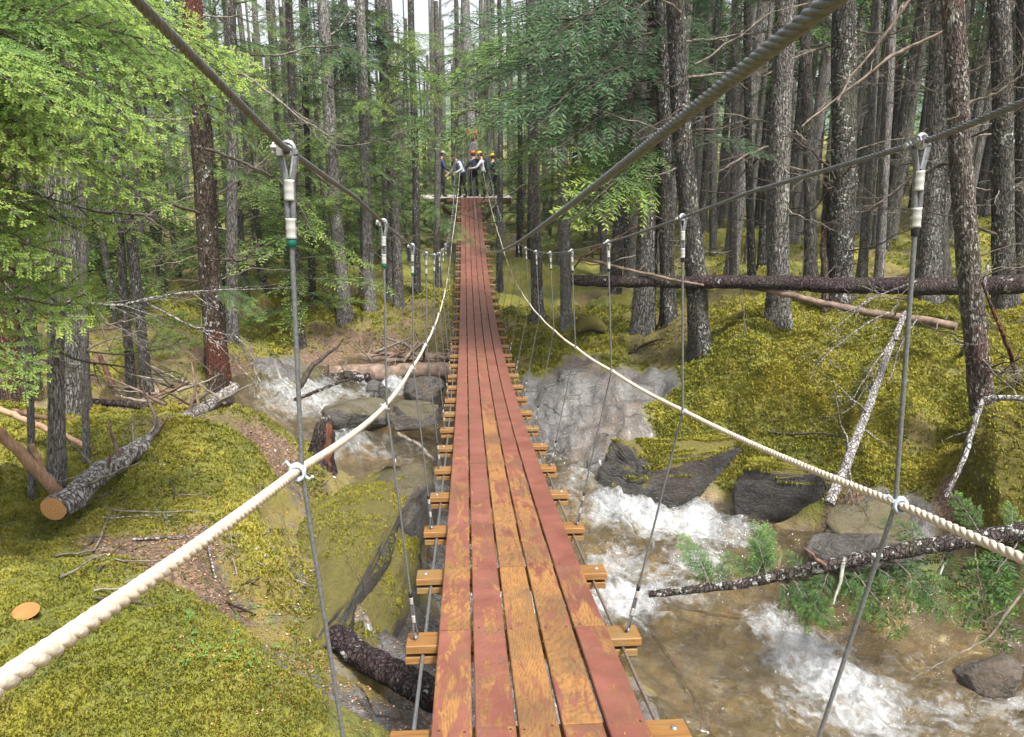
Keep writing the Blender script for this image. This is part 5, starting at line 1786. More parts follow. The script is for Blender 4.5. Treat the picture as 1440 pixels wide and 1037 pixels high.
log('fallen_log', 'rotten dark log tucked under the moss edge by the stream', 'log', at(372, 690, 8.3), at(455, 655, 9.3), 0.09, 0.07, 'bark_wet', 15, 0.01, None, 3, rough=0.15)

# right side: the long horizontal log
a, b = at(803, 394, 12.4), at(1520, 402, 11.2)
big = log('fallen_log', 'long dark fallen trunk lying level across the standing trees of the mossy bank', 'log', a, b, 0.085, 0.15, 'bark_wet', 16, 0.006, None, 0, rough=0.12, rows=90)
for k in range(22):
    t = random.uniform(0.08, 0.95)
    p = a.lerp(b, t) - a
    dn = Vector((random.uniform(-0.25, 0.25), random.uniform(-0.3, 0.1), random.choice([-1, -1, -0.8, 0.5, 0.8]))).normalized()
    q = Vector((1, 0, 0)).rotation_difference(dn).to_matrix().to_4x4()
    link('branch_stub', random.choice(DEAD['twig']), big, M4=Matrix.Translation(p) @ q @ Matrix.Scale(random.uniform(0.3, 0.65), 4))
log('fallen_pole', 'peeling orange-brown pole slanting down beneath the long dark log', 'log', at(1040, 400, 12.3), at(1345, 460, 10.6), 0.045, 0.06, 'drift', 17, 0.006, None, 4, rough=0.12)
stick('bare orange-brown pole leaning on the near end of the dark log', [at(808, 362, 12.6), at(900, 385, 12.2), at(990, 400, 11.8)], 0.03, 0.018, 'drift', None, 24, 'fallen_pole', 'log')
stick('thin broken limb rising from the near end of the dark log', [at(812, 366, 12.4), at(850, 345, 12.3), at(905, 318, 12.2)], 0.02, 0.01, 'red_stick', None, 25)
p = G(1160, 440)
stick('red-brown broken snag standing upright behind the long dark log', [p, at(1158, 330, depth_of(p)), at(1160, 228, depth_of(p))], 0.07, 0.05, 'bark_red', None, 26, 'snag', 'snag')
# white dead pole
stick('white lichened dead pole leaning down the mossy bank to the rocks', [at(1273, 440, 10.6), at(1235, 545, 9.9), at(1195, 640, 9.2), at(1168, 705, 9.0)], 0.038, 0.064, 'bark_white', None, 27, 'dead_pole', 'log', 7, 12)
stick('white crooked dead limb bending over the bank edge', [at(1480, 562, 6.6), at(1385, 562, 6.9), at(1375, 585, 6.9), at(1372, 600, 6.9), at(1355, 660, 6.8), at(1335, 700, 6.8)], 0.03, 0.018, 'bark_white', None, 28, 'dead_limb', 'branch', 5)
for k, (x0, y0, x1, y1, z) in enumerate([(1290, 395, 1160, 470, 9.6), (1250, 440, 1140, 530, 9.2), (1260, 470, 1200, 560, 9.0), (1280, 420, 1190, 440, 9.6), (1290, 450, 1250, 540, 9.2)]):
    stick('spray of fine pale dead twigs hanging over the moss by the white pole', [at(x0, y0, z), at((x0 + x1) / 2, (y0 + y1) / 2 - 12, z - 0.1), at(x1, y1, z - 0.2)], 0.012, 0.004, 'bark_white', 'pale dead twigs beside the white pole', 120 + k, 'dead_limb', 'branch', 16, 5)
stick('long thin pale limb slanting up among the dark trunks', [at(1128, 178, 10.5), at(1180, 140, 10.3), at(1250, 85, 10.0), at(1335, 45, 9.6)], 0.013, 0.022, 'pale_limb', None, 30, 'dead_limb', 'branch', 6)
stick('thin pinkish forked limb slanting up steeply among the dark trunks', [at(1178, 142, 10.2), at(1200, 108, 10.1), at(1245, 55, 9.9), at(1290, -12, 9.6)], 0.012, 0.02, 'pale_limb', None, 31, 'dead_limb', 'branch', 4)
stick('thin broken sapling leaning at the edge of the mossy bank', [G(1432, 540), at(1408, 470, 8.6), at(1380, 395, 8.6)], 0.03, 0.018, 'bark_red', None, 32, 'sapling', 'tree', 5)
stick('dead grey sapling pole standing behind the leaning red trunk', [G(1352, 500), at(1372, 440, 9.6), at(1386, 375, 9.6)], 0.035, 0.02, 'bark_white', None, 33, 'snag', 'snag', 4)
stick('short dark limb lying on the moss beside the rock slab', [G(885, 500, 0.04), G(930, 482, 0.05)], 0.03, 0.02, 'bark_wet', None, 34)
stick('thin dark stick resting low on the moss mound', [G(1082, 612, 0.03), G(1190, 618, 0.03)], 0.02, 0.01, 'twig_dark', None, 35, twigs=3)
# root clump
rc = thing('upturned_root', 'small upturned root with earth and moss on the bank beside the bridge', 'root', G(828, 470))
link('root_body', rough_tube(np.array([(-0.25, 0, 0.05), (-0.1, 0, 0.18), (0.1, 0, 0.16), (0.3, 0, 0.02)]), [0.08, 0.16, 0.15, 0.08], 12, 8, 0.3).mesh('root_body', M['rock_moss']), rc)
for k in range(9):
    link('root', random.choice(DEAD['twig_dark']), rc, M4=Matrix.Translation((-0.1, 0, 0.15)) @ Matrix.Rotation(random.uniform(2, 4.4), 4, 'Y') @ Matrix.Rotation(random.uniform(0, 6), 4, 'X') @ Matrix.Scale(0.25, 4))

# fallen young spruce in the stream
a, b = at(1480, 742, 7.0), at(912, 836, 7.75)
spruce = thing('fallen_spruce', 'fallen young spruce with dark lichened stem and green boughs trailing in the stream', 'tree', a)
P = np.array([tuple(p) for p in (a, at(1300, 768, 7.2), at(1150, 798, 7.4), at(1040, 822, 7.6), b)])
s = np.linspace(0, 4, 50)
P = np.stack([np.interp(s, range(5), P[:, i]) for i in range(3)], 1)
link('trunk', rough_tube(P - np.array(a), np.linspace(0.088, 0.036, 50), 14, 4, 0.12).mesh('trunk', bark_mat('lichened_stem', (0.02, 0.015, 0.014), (0.07, 0.055, 0.05), 0.75)), spruce)
SPR = [spray(400 + i, 1.2, 0.075, 0.38, 0.030, 0.085, None, 0.35, 0.0105, 0.009, 0.3).mesh('spruce_bough', [M['twig'], leaf_mat('spruce_needles', (0.025, 0.065, 0.02), (0.07, 0.16, 0.03), (0.2, 0.36, 0.05))], False, 'tint') for i in range(3)]
for k, (x0, y0, x1, y1, dz2) in enumerate([(1090, 812, 1160, 880, -0.1), (1110, 808, 1180, 890, -0.25), (1060, 816, 1075, 755, 0.1), (1080, 815, 1065, 740, 0.2), (1120, 805, 1140, 870, -0.1), (1190, 790, 1290, 900, -0.2), (1200, 788, 1250, 880, 0.0), (1210, 786, 1330, 850, -0.1),
                                          (1170, 792, 1150, 860, -0.2), (1330, 762, 1310, 870, 0.1), (1400, 752, 1420, 880, 0.0), (1380, 755, 1340, 690, 0.2), (1310, 765, 1240, 730, 0.2), (1000, 826, 960, 755, 0.3), (1030, 822, 1000, 790, 0.3), (1250, 780, 1350, 870, -0.3), (1180, 792, 1215, 870, -0.3), (1075, 815, 1030, 785, 0.2),
                                          (1420, 750, 1430, 700, 0.2), (1440, 748, 1360, 880, -0.1), (1370, 757, 1400, 930, -0.2), (1130, 803, 1100, 770, 0.2)]):
    zz = np.interp(x0, [912, 1480], [7.75, 7.0])
    root, tip = at(x0, y0, zz), at(x1, y1, zz + dz2)
    for q in range(2 if x0 < 1120 else 1):
        tip2 = tip + Vector((random.uniform(-0.2, 0.2), random.uniform(-0.2, 0.2), random.uniform(-0.05, 0.15))) * q
        link('bough', SPR[(k + q) % 3], spruce, M4=Matrix.Translation(-a) @ aim(root, tip2, 0, 1.2, 1.25, random.uniform(0.3, 1.1)))
for k, (x0, y0, x1, y1) in enumerate([(1185, 795, 1172, 850), (1345, 762, 1322, 808), (1382, 757, 1395, 800), (1160, 795, 1130, 770)]):
    p, q = at(x0, y0, 7.3) - a, at(x1, y1, 7.2) - a
    link('branch_stub', MB().tube(wob_path(p, q, 6, 0.008, k), np.linspace(0.022, 0.009, 6), 6).mesh('branch_stub', M['lichen'] if k < 2 else M['red_stick']), spruce)
stick('bare grey branch with fine twigs hanging over the lower stream', [at(1480, 780, 6.6), at(1440, 830, 6.6), at(1390, 900, 6.6), at(1290, 960, 6.6)], 0.014, 0.004, 'twig', None, 36, 'branch', 'branch', 9)
# sticks on the wet slab
stick('dark peeling stick lying on the wet slab beside the planks', [G(905, 888, 0.06), G(945, 940, 0.06), G(975, 985, 0.05), G(995, 1040, 0.05)], 0.022, 0.016, 'red_stick', None, 37, twigs=4)
stick('orange-brown stick lying in the shallow water by the foam', [G(918, 876, 0.26), G(985, 893, 0.26), G(1085, 915, 0.26)], 0.022, 0.012, 'red_stick', None, 38)
# twigs strewn on the left bank
for k in range(34):
    px, py = random.uniform(60, 400), random.uniform(700, 860)
    p = G(px, py, 0.02)
    ang = random.uniform(-0.4, 2.2)
    L = random.uniform(0.2, 0.7)
    q = p + Vector((L * math.cos(ang), L * math.sin(ang), 0))
    q.z = hz(q.x, q.y) + 0.03
    stick('small grey dead twig strewn on the needle-littered bank edge', [p, q], random.uniform(0.005, 0.012), 0.003, random.choice(['twig', 'twig', 'bark_white', 'twig_dark']), 'dead twigs strewn on the bank edge', 160 + k, 'twig', 'twig', 3, 5, 8)

# ------------------------------------------------------------------ boulders
def ico(sub):
    import bmesh
    b = bmesh.new()
    bmesh.ops.create_icosphere(b, subdivisions=sub, radius=1)
    V = np.array([v.co[:] for v in b.verts])
    F = np.array([[v.index for v in f.verts] for f in b.faces])
    b.free()
    return V, F


ICO = {k: ico(k) for k in (3, 4, 5)}


def boulder(label, c, size, mat, seed=0, yaw=0.0, cuts=9, sub=4, group=None, flat=0.75, noise=0.09, tilt=0.0, boxy=0.62):
    V, F = ICO[sub]
    V = np.sign(V) * np.abs(V) ** boxy
    g = np.random.default_rng(seed)
    for _ in range(cuts + 4):
        d = g.normal(0, 1, 3)
        d /= np.linalg.norm(d)
        k = g.uniform(0.62, 0.95) if abs(d[2]) < 0.8 else flat
        e = V @ d
        V -= np.outer(np.maximum(e - k, 0) * 0.96, d)
    V[:, 2] += 0.035 * np.sign(np.sin(V[:, 2] * 9 + 2 * fbm(V, 1.0, 2, seed))) * (np.abs(V[:, 2]) < 0.7)
    V *= 1 + noise * fbm(V, 2.2, 4, seed)[:, None]
    V *= np.array(size)
    size = (size[0], size[1], size[2] * 1.7)
    V[:, 2] *= 1.7
    c = Vector(c) - Vector((0, 0, 0.7 * size[2] / 1.7))
    V += 0.02 * np.abs(fbm(V * np.array([1, 1, 2.5]), 3.5, 4, seed + 5))[:, None] * V / (np.linalg.norm(V, axis=1)[:, None] + 1e-6)
    o = link('boulder', MB().add(V, F).mesh('boulder', M[mat]), None, c)
    o.rotation_euler = (tilt, 0, yaw)
    return tag(o, label, 'rock', group)


boulders = []
boulders.append(boulder('big dark angular boulder with a mossy cap in the stream by the bank', at(952, 660, 11.1), (1.12, 0.27, 0.42), 'rock_dark', 3, 0.06, 3, 5, flat=0.85, boxy=0.36))
boulders.append(boulder('dark wedge boulder beside the big angular one, under the white pole', at(1104, 688, 10.5), (0.72, 0.27, 0.36), 'rock_dark', 5, -0.12, 3, 5, flat=0.85, boxy=0.36))
boulders.append(boulder('moss-smothered boulder at the edge of the bank by the white limb', at(1450, 655, 8.6), (0.66, 0.6, 0.62), 'rock_moss', 7, 0, 5, 5))
boulder('flat grey slab stepping down into the pool below the white pole', at(1240, 742, 9.3), (0.75, 0.5, 0.2), 'rock_grey', 9, 0.2, 10, 5)
boulder('low dark wet rock at the head of the pool', at(1195, 765, 8.9), (0.5, 0.3, 0.16), 'rock_wet', 10, 0.3, 8, 4)
def ledge(label, p0, p1, half_w, half_h, mat, seed, boxy=0.42, drop=0.0):
    d = p1 - p0
    c = (p0 + p1) / 2
    c.z = (hz(p0.x, p0.y) + hz(p1.x, p1.y)) / 2 - half_h * 0.35 - drop
    o = boulder(label, c, (math.hypot(d.x, d.y) / 2, half_w, half_h), mat, seed, math.atan2(d.y, d.x), 4, 5, boxy=boxy, flat=0.9, noise=0.12)
    return o


M['rock_ledge'] = rock_mat('olive_mossed_bedrock', 0.72, 0.95, 0.3, 0.12)
boulders.append(ledge('long olive-mossed bedrock ledge running from the needle-littered bank toward the bridge', G(325, 865), G(540, 690), 0.55, 0.24, 'rock_ledge', 31, drop=0.05))
boulders.append(ledge('lower mossy bedrock step just below the long olive ledge', G(425, 900), G(575, 780), 0.36, 0.22, 'rock_ledge', 33))
boulder('flat-topped wet rock block dropping into the white water beside the bridge', at(545, 708, 9.25), (0.48, 0.62, 0.36), 'rock_grey', 35, -0.25, 3, 5, flat=0.9, boxy=0.4)
boulder('pale rounded boulder in front of the bleached log', at(597, 548, 13.6), (0.36, 0.3, 0.24), 'rock_wet', 12, 0, 4, 4)
boulder('small pale boulder beneath the bleached log', at(533, 545, 13.5), (0.22, 0.2, 0.16), 'rock_wet', 13, 0, 4, 4)
boulder('brown mossy stone amid the shallow stream', at(500, 575, 12.4), (0.5, 0.35, 0.16), 'rock_grey', 14, 0, 6, 4)
boulder('flat brown stone in the middle of the shallow stream', at(575, 578, 12.2), (0.45, 0.35, 0.12), 'rock_grey', 15, 0, 6, 4)
boulder('dark wet stone at the corner of the lower stream', at(1395, 945, 6.0), (0.26, 0.18, 0.08), 'rock_wet', 20, 0.2, 7, 4)

# ------------------------------------------------------------------ moss, litter, small plants
def scatter_view(n, pxr, pyr, seed):
    """random ground points under a patch of the view (screen-even so that near and far are equally dense)"""
    g = np.random.default_rng(seed)
    px, py = g.uniform(*pxr, n), g.uniform(*pyr, n)
    u, v = (px - 720) / FPX, (py - 518.5) / FPX
    fw, up = cp_ - v * sp_, -sp_ - v * cp_
    D = np.stack([u * cy_ + fw * sy_, -u * sy_ + fw * cy_, up], 1)
    t = np.full(n, 2.0)
    hit = np.zeros(n, bool)
    for _ in range(90):
        P = np.array(CAM) + D * t[:, None]
        gap = P[:, 2] - H(P[:, :2], False)
        t = np.where(hit, t, t + np.clip(gap * 0.7, 0.02, 2.0))
        hit |= gap < 0.03
        if hit.all():
            break
    P = np.array(CAM) + D * t[:, None]
    P[:, 2] = H(P[:, :2])
    return P[hit & (t < 40)], t[hit & (t < 40)]


def tuft_mb(P, scale, seed, blades=5, w=0.30):
    g = np.random.default_rng(seed)
    n = len(P)
    k = n * blades
    B = np.repeat(P, blades, 0) + g.normal(0, 1, (k, 3)) * np.repeat(scale, blades)[:, None] * np.array([0.45, 0.45, 0.1])
    a = g.uniform(0, 6.283, k)
    out = np.stack([np.cos(a), np.sin(a), np.zeros(k)], 1)
    S = np.repeat(scale, blades) * g.uniform(0.5, 1.25, k)
    tip = B + out * (S * g.uniform(0.2, 0.9, k))[:, None] + np.array([0, 0, 1]) * (S * g.uniform(0.35, 1.0, k))[:, None]
    side = np.stack([-np.sin(a), np.cos(a), np.zeros(k)], 1) * (S * w)[:, None]
    mid = (B + tip) / 2 + np.array([0, 0, 1]) * (S * 0.15)[:, None]
    V = np.stack([B - np.array([0, 0, 0.01]), mid + side, tip, mid - side], 1).reshape(-1, 3)
    F = np.arange(k * 4).reshape(k, 4)
    tint = np.stack([np.zeros(k), np.full(k, 0.4), np.ones(k), np.full(k, 0.4)], 1).ravel()
    return MB().add(V, F, 0, tint)


mossP, mossS = [], []
for n, pxr, pyr, sd in ((42000, (-40, 460), (560, 1060), 1), (56000, (900, 1470), (420, 730), 2), (9000, (380, 660), (400, 500), 3), (9000, (700, 960), (430, 560), 4), (9000, (-40, 400), (420, 600), 5), (6000, (950, 1460), (290, 440), 6)):
    P, t = scatter_view(n, pxr, pyr, sd)
    kd = {k_: KIND[k_](P[:, :2]) for k_ in 'rklw'}
    nz = 0.28 * fbm(P[:, :2], 2.3, 4, 77)
    keep = (kd['r'] + kd['k'] + nz < 0.42) | (kd['k'] + 1.1 * fbm(P[:, :2], 1.5, 4, 83) > 0.95)
    keep &= (kd['w'] + nz * 0.6 < 0.4)
    lit = np.clip((np.maximum(kd['l'] + nz * 1.2 - 0.35, 0.7 * (fbm(P[:, :2], 0.6, 4, 91) - 0.25))) * 4, 0, 1)
    keep &= RNG.random(len(P)) > lit * 0.9
    mossP.append(P[keep])
    mossS.append(np.clip(0.0025 * t[keep], 0.011, 0.05) * RNG.uniform(0.7, 1.5, keep.sum()))
mossP, mossS = np.concatenate(mossP), np.concatenate(mossS)
mo = link('moss', tuft_mb(mossP, mossS * 1.08, 8, 4).mesh('moss', M['moss'], False, 'tint'))
tag(mo, 'yellow-green moss carpeting both banks', None, None, 'stuff')
for b in boulders:
    me = b.data
    b.rotation_mode = 'XYZ'
    V = np.array([v.co[:] for v in me.vertices])
    T = np.array([p.vertices[:] for p in me.polygons])
    e = np.cross(V[T[:, 1]] - V[T[:, 0]], V[T[:, 2]] - V[T[:, 0]])
    ar = np.linalg.norm(e, axis=1) + 1e-12
    cen = V[T].mean(1)
    lim = 0.72 if 'smothered' not in b['label'] else -0.75
    ok = (e[:, 2] / ar + 0.45 * fbm(cen, 3, 3, 5) > lim)
    pr = ar * ok
    ledge_ = 'bedrock' in b['label']
    nt_ = 3200 if ledge_ else 6500
    if ledge_:
        pr = pr * (fbm(cen, 2.2, 3, 9) > -0.1)
    q = RNG.choice(len(T), nt_, p=pr / pr.sum())
    w = RNG.dirichlet((1, 1, 1), nt_)
    Q = (V[T[q]] * w[:, :, None]).sum(1)
    m_ = link('moss', tuft_mb(Q, (0.017 if ledge_ else 0.028) * RNG.uniform(0.6, 1.4, len(Q)), 12).mesh('moss', M['moss'], False, 'tint'), b)
    tag(m_, kind='stuff')

lit_mb = MB()
P, t = scatter_view(9000, (100, 640), (600, 1050), 31)
kd = KIND['w'](P[:, :2])
soft = KIND['l'](P[:, :2]) + 0.55 * KIND['k'](P[:, :2]) + 0.5 * KIND['r'](P[:, :2]) + 0.12 + 0.35 * fbm(P[:, :2], 1.8, 3, 55)
sel = (kd < 0.3) & (RNG.random(len(P)) < np.clip(soft, 0, 1))
P, t = P[sel], t[sel]
k = len(P)
a = RNG.uniform(0, 6.28, k)
S = RNG.uniform(0.005, 0.016, k) * t / 6
ux = np.stack([np.cos(a), np.sin(a), RNG.normal(0, 0.25, k)], 1) * S[:, None]
uy = np.stack([-np.sin(a), np.cos(a), RNG.normal(0, 0.25, k)], 1) * (S * 0.5)[:, None]
C = P + np.array([0, 0, 0.012])
V = np.stack([C - ux, C + uy, C + ux, C - uy], 1).reshape(-1, 3)
lit_mb.add(V, np.arange(k * 4).reshape(k, 4), 0, np.repeat(RNG.random(k), 4))
n = NT('fallen_leaf_litter')
c = n.ramp(n.n('Attribute', p_attribute_name='tint').outputs['Fac'], [(0.0, (0.07, 0.04, 0.025)), (0.45, (0.25, 0.14, 0.07)), (0.8, (0.40, 0.15, 0.05)), (1.0, (0.45, 0.40, 0.34))])
tag(link('leaf_litter', lit_mb.mesh('leaf_litter', n.done(c, 0.8), False, 'tint')), 'brown and orange leaf litter on the rock slab and bank', None, None, 'stuff')

P, t = scatter_view(700, (250, 440), (640, 960), 47)
P = P[(KIND['w'](P[:, :2]) < 0.3) & (fbm(P[:, :2], 1.2, 3, 8) > 0.15)][:70]
P = np.vstack([P, scatter_view(160, (900, 1440), (430, 720), 48)[0]])
k = len(P) * 3
a = RNG.uniform(0, 6.28, k)
S = RNG.uniform(0.007, 0.015, k)
C = np.repeat(P, 3, 0) + np.c_[RNG.normal(0, 0.02, (k, 2)), RNG.uniform(0.02, 0.05, k)]
ux = np.stack([np.cos(a), np.sin(a), RNG.normal(0, 0.3, k)], 1) * S[:, None]
uy = np.stack([-np.sin(a), np.cos(a), RNG.normal(0, 0.3, k)], 1) * (S * 0.6)[:, None]
V = np.stack([C - ux, C + uy, C + ux, C - uy], 1).reshape(-1, 3)
tag(link('ground_leaves', MB().add(V, np.arange(k * 4).reshape(k, 4)).mesh('ground_leaves', plain('fresh_green_leaf', (0.07, 0.17, 0.035), 0.5, 0, 0.3, 20))), 'small fresh green leaves growing in the moss', None, None, 'stuff')

k = 420
dy_ = RNG.uniform(1.2, 1.0 + 12 * RNG.random(k) ** 1.5 + 1, k)
gap = (RNG.integers(0, 4, k) - 1.5) * 0.1525
dx_ = np.where(RNG.random(k) < 0.6, gap + RNG.normal(0, 0.012, k), RNG.uniform(-0.37, 0.37, k))
C = np.c_[dx_, dy_, deck(dy_) + 0.006]
a = RNG.uniform(0, 6.28, k)
S = RNG.uniform(0.002, 0.0065, k)
ux = np.stack([np.cos(a), np.sin(a), RNG.normal(0, 0.2, k)], 1) * S[:, None]
uy = np.stack([-np.sin(a), np.cos(a), RNG.normal(0, 0.2, k)], 1) * (S * 0.45)[:, None]
V = np.stack([C - ux, C + uy, C + ux, C - uy], 1).reshape(-1, 3)
dl = MB().add(V, np.arange(k * 4).reshape(k, 4), 0, np.repeat(RNG.random(k), 4))
tag(link('leaf_litter', dl.mesh('leaf_litter', n.m, False, 'tint')), 'needles and leaf scraps lying on the planks', None, None, 'stuff')

# small ferns / seedlings
def seedling(label, p, size, mats, group=None):
    o = thing('seedling', label, 'plant', p, group)
    for k in range(5):
        a = k * 1.3 + random.uniform(0, 0.5)
        link('branch', random.choice(mats), o, M4=Matrix.Rotation(a, 4, 'Z') @ Matrix.Rotation(-0.3, 4, 'Y') @ Matrix.Scale(size / 2.0, 4))
for px, py, s_ in ((350, 470, 0.9), (365, 480, 0.7), (225, 520, 0.9), (240, 480, 0.8), (215, 505, 0.7), (640, 330, 0.8), (760, 330, 0.8), (860, 420, 0.7), (920, 430, 0.8), (700, 350, 0.8)):
    seedling('low bright green hemlock seedling sprouting under the trees', G(px, py, 0.25), s_, MIDB, 'hemlock seedlings under the trees')

# ------------------------------------------------------------------ people on the far platform
MATS_P = {}
def cloth(name, col, rough=0.85):
    if name not in MATS_P:
        MATS_P[name] = plain(name, col, rough, 0, 0.18, 25, 0.1)
    return MATS_P[name]
cloth('skin', (0.45, 0.25, 0.18), 0.6)
cloth('black_trousers', (0.012, 0.012, 0.015))
cloth('dark_boots', (0.02, 0.018, 0.016))
cloth('light_grey_jacket', (0.42, 0.44, 0.47))
cloth('dark_jacket', (0.03, 0.035, 0.045))
cloth('blue_jacket', (0.03, 0.045, 0.085))
cloth('dark_hair', (0.03, 0.02, 0.015))
cloth('blue_harness', (0.03, 0.06, 0.22))
cloth('orange_helmet', (0.42, 0.11, 0.015), 0.4)
cloth('yellow_helmet', (0.40, 0.26, 0.03), 0.4)
cloth('white_helmet', (0.16, 0.2, 0.12), 0.4)
cloth('dark_pack', (0.02, 0.025, 0.04))


def person(label, loc, yaw, lean, hands, helmet, jacket, pack=None, headtilt=0.2, stance=0.12, step=0.06, harness=False, scale=1.0):
    """figure facing +y before yaw; hands: two points (x, y, z) from the feet"""
    root = thing('person', label, 'person', M4=Matrix.Translation(loc) @ Matrix.Rotation(yaw, 4, 'Z') @ Matrix.Scale(scale, 4))
    J, E, Rr, Lb = [], [], [], []
    def add(p, r, par=None, lab=0):
        J.append(tuple(p)); Rr.append(r)
        i = len(J) - 1
        if par is not None:
            E.append((par, i)); Lb.append(lab)
        return i
    s, c = math.sin(lean), math.cos(lean)
    T = lambda x, y, z: (x, y * c + z * s, 0.94 + z * c - y * s)
    pel = add((0, -0.06 * s, 0.94), (0.15, 0.11))
    wa = add(T(0, 0, 0.16), (0.135, 0.10), pel, 1)
    ch = add(T(0, 0.01, 0.38), (0.165, 0.115), wa, 1)
    nk0 = add(T(0, 0, 0.50), (0.085, 0.075), ch, 1)
    hp = T(0, 0, 0.57)
    hd = lambda y, z: (0, hp[1] + z * math.sin(lean + headtilt) + y * math.cos(lean + headtilt), hp[2] + z * math.cos(lean + headtilt) - y * math.sin(lean + headtilt))
    n1 = add(hp, (0.055, 0.055), nk0, 3)
    h1 = add(hd(0.015, 0.09), (0.076, 0.088), n1, 3)
    h2 = add(hd(0.01, 0.17), (0.078, 0.094), h1, 3)
    add(hd(0.0, 0.225), (0.05, 0.06), h2, 3)
    for sd, hnd in zip((-1, 1), hands):
        sh = T(sd * 0.19, 0, 0.44)
        si = add(sh, (0.072, 0.07), ch, 1)
        hv, sv = Vector(hnd), Vector(sh)
        d = hv - sv
        L = min(d.length, 0.56)
        hv = sv + d.normalized() * L
        bend = math.sqrt(max(0.0, 0.285 ** 2 - (L / 2) ** 2))
        bd = (Vector((sd * 0.6, -0.5, -0.7)) - d.normalized() * Vector((sd * 0.6, -0.5, -0.7)).dot(d.normalized())).normalized()
        el = (sv + hv) / 2 + bd * bend
        ei = add(el, (0.05, 0.05), si, 1)
        wi = add(hv, (0.033, 0.033), ei, 1)
        f = (hv - el).normalized()
        pa = add(hv + f * 0.06, (0.036, 0.022), wi, 3)
        lat = f.cross(Vector((0, 0, 1))).normalized()
        for q in range(4):
            b = add(hv + f * 0.10 + lat * (q - 1.5) * 0.02, (0.0095, 0.0095), pa, 3)
            add(hv + f * (0.15 - 0.008 * abs(q - 1.3)) + lat * (q - 1.5) * 0.021 + Vector((0, 0, -0.02)), (0.008, 0.008), b, 3)
        b = add(hv + f * 0.05 + lat * -sd * 0.042, (0.011, 0.011), wi, 3)
        add(hv + f * 0.085 + lat * -sd * 0.055, (0.009, 0.009), b, 3)
    for sd in (-1, 1):
        hip = add((sd * 0.10, -0.06 * s, 0.86), (0.105, 0.105), pel, 2)
        kn = add((sd * (0.10 + stance * 0.35), 0.04 + sd * step * 0.5, 0.49), (0.07, 0.072), hip, 2)
        an = add((sd * (0.10 + stance * 0.6), -0.02 + sd * step, 0.10), (0.05, 0.052), kn, 2)
        he = add((sd * (0.10 + stance * 0.6), -0.02 + sd * step, 0.045), (0.05, 0.045), an, 4)
        add((sd * (0.11 + stance * 0.7), 0.15 + sd * step, 0.04), (0.045, 0.036), he, 4)
    me = bpy.data.meshes.new('body')
    me.from_pydata(J, E, [])
    o = bpy.data.objects.new('body', me)
    COL.objects.link(o)
    md = o.modifiers.new('skin', 'SKIN')
    for v, r in zip(me.skin_vertices[0].data, Rr):
        v.radius = r
    me.skin_vertices[0].data[pel].use_root = True
    md.use_smooth_shade = True
    o.modifiers.new('sub', 'SUBSURF').levels = 1
    o.modifiers['sub'].render_levels = 1
    bpy.context.view_layer.update()
    ev = o.evaluated_get(bpy.context.evaluated_depsgraph_get())
    nm = bpy.data.meshes.new_from_object(ev)
    bpy.data.objects.remove(o)
    for m in (cloth('skin', 0), cloth(jacket, 0), cloth('black_trousers', 0), cloth('skin', 0), cloth('dark_boots', 0)):
        nm.materials.append(m)
    Ja = np.array(J)
    A, B = Ja[[e[0] for e in E]], Ja[[e[1] for e in E]]
    for p in nm.polygons:
        q = np.array(p.center)
        t = np.clip(((q - A) * (B - A)).sum(1) / ((B - A) ** 2).sum(1), 0, 1)
        p.material_index = Lb[int(np.argmin(np.linalg.norm(A + (B - A) * t[:, None] - q, axis=1)))]
        p.use_smooth = True
    link('body', nm, root)
    tiltM = Matrix.Translation(hd(0.0, 0.15)) @ Matrix.Rotation(-(lean + headtilt), 4, 'X')
    if helmet:
        V, F = ICO[3]
        V = V.copy()
        V[:, 2] = np.where(V[:, 2] < 0, V[:, 2] * 0.15, V[:, 2])
        V = V * np.array([0.105, 0.128, 0.115])
        hm = MB().add(V, F)
        hm.tube(arc((0, 0.012, 0.0), 0.118, 0, 6.283, 20, (1, 0, 0), (0, 1.1, 0)), 0.009, 5)
        link('helmet', hm.mesh('helmet', cloth(helmet, 0)), root, M4=tiltM @ Matrix.Translation((0, -0.005, 0.045)))
    fc = MB()
    for sd in (-1, 1):
        fc.add(ICO[3][0] * np.array([0.014, 0.008, 0.009]) + np.array([sd * 0.032, 0.088, 0.0]), ICO[3][1], 0)
        fc.add(ICO[3][0] * np.array([0.012, 0.02, 0.03]) + np.array([sd * 0.083, 0.0, -0.01]), ICO[3][1], 1)
    fc.add(ICO[3][0] * np.array([0.013, 0.022, 0.022]) + np.array([0, 0.098, -0.03]), ICO[3][1], 1)
    fc.add(ICO[3][0] * np.array([0.026, 0.01, 0.007]) + np.array([0, 0.086, -0.07]), ICO[3][1], 2)
    link('face', fc.mesh('face', [cloth('dark_hair', 0), cloth('skin', 0), plain('lips', (0.35, 0.12, 0.10))]), root, M4=tiltM)
    hr = MB().add(ICO[3][0] * np.array([0.085, 0.085, 0.10]) + np.array([0, -0.025, 0.0]), ICO[3][1])
    link('hair', hr.mesh('hair', cloth('dark_hair', 0)), root, M4=tiltM)
    spine = Matrix.Translation(T(0, 0, 0.28)) @ Matrix.Rotation(-lean, 4, 'X')
    if pack:
        V, F = ICO[4]
        V = np.sign(V) * np.abs(V) ** 0.6 * np.array([0.16, 0.10, 0.24])
        link('backpack', MB().add(V, F).mesh('backpack', cloth(pack, 0)), root, M4=spine @ Matrix.Translation((0, -0.20, 0.02)))
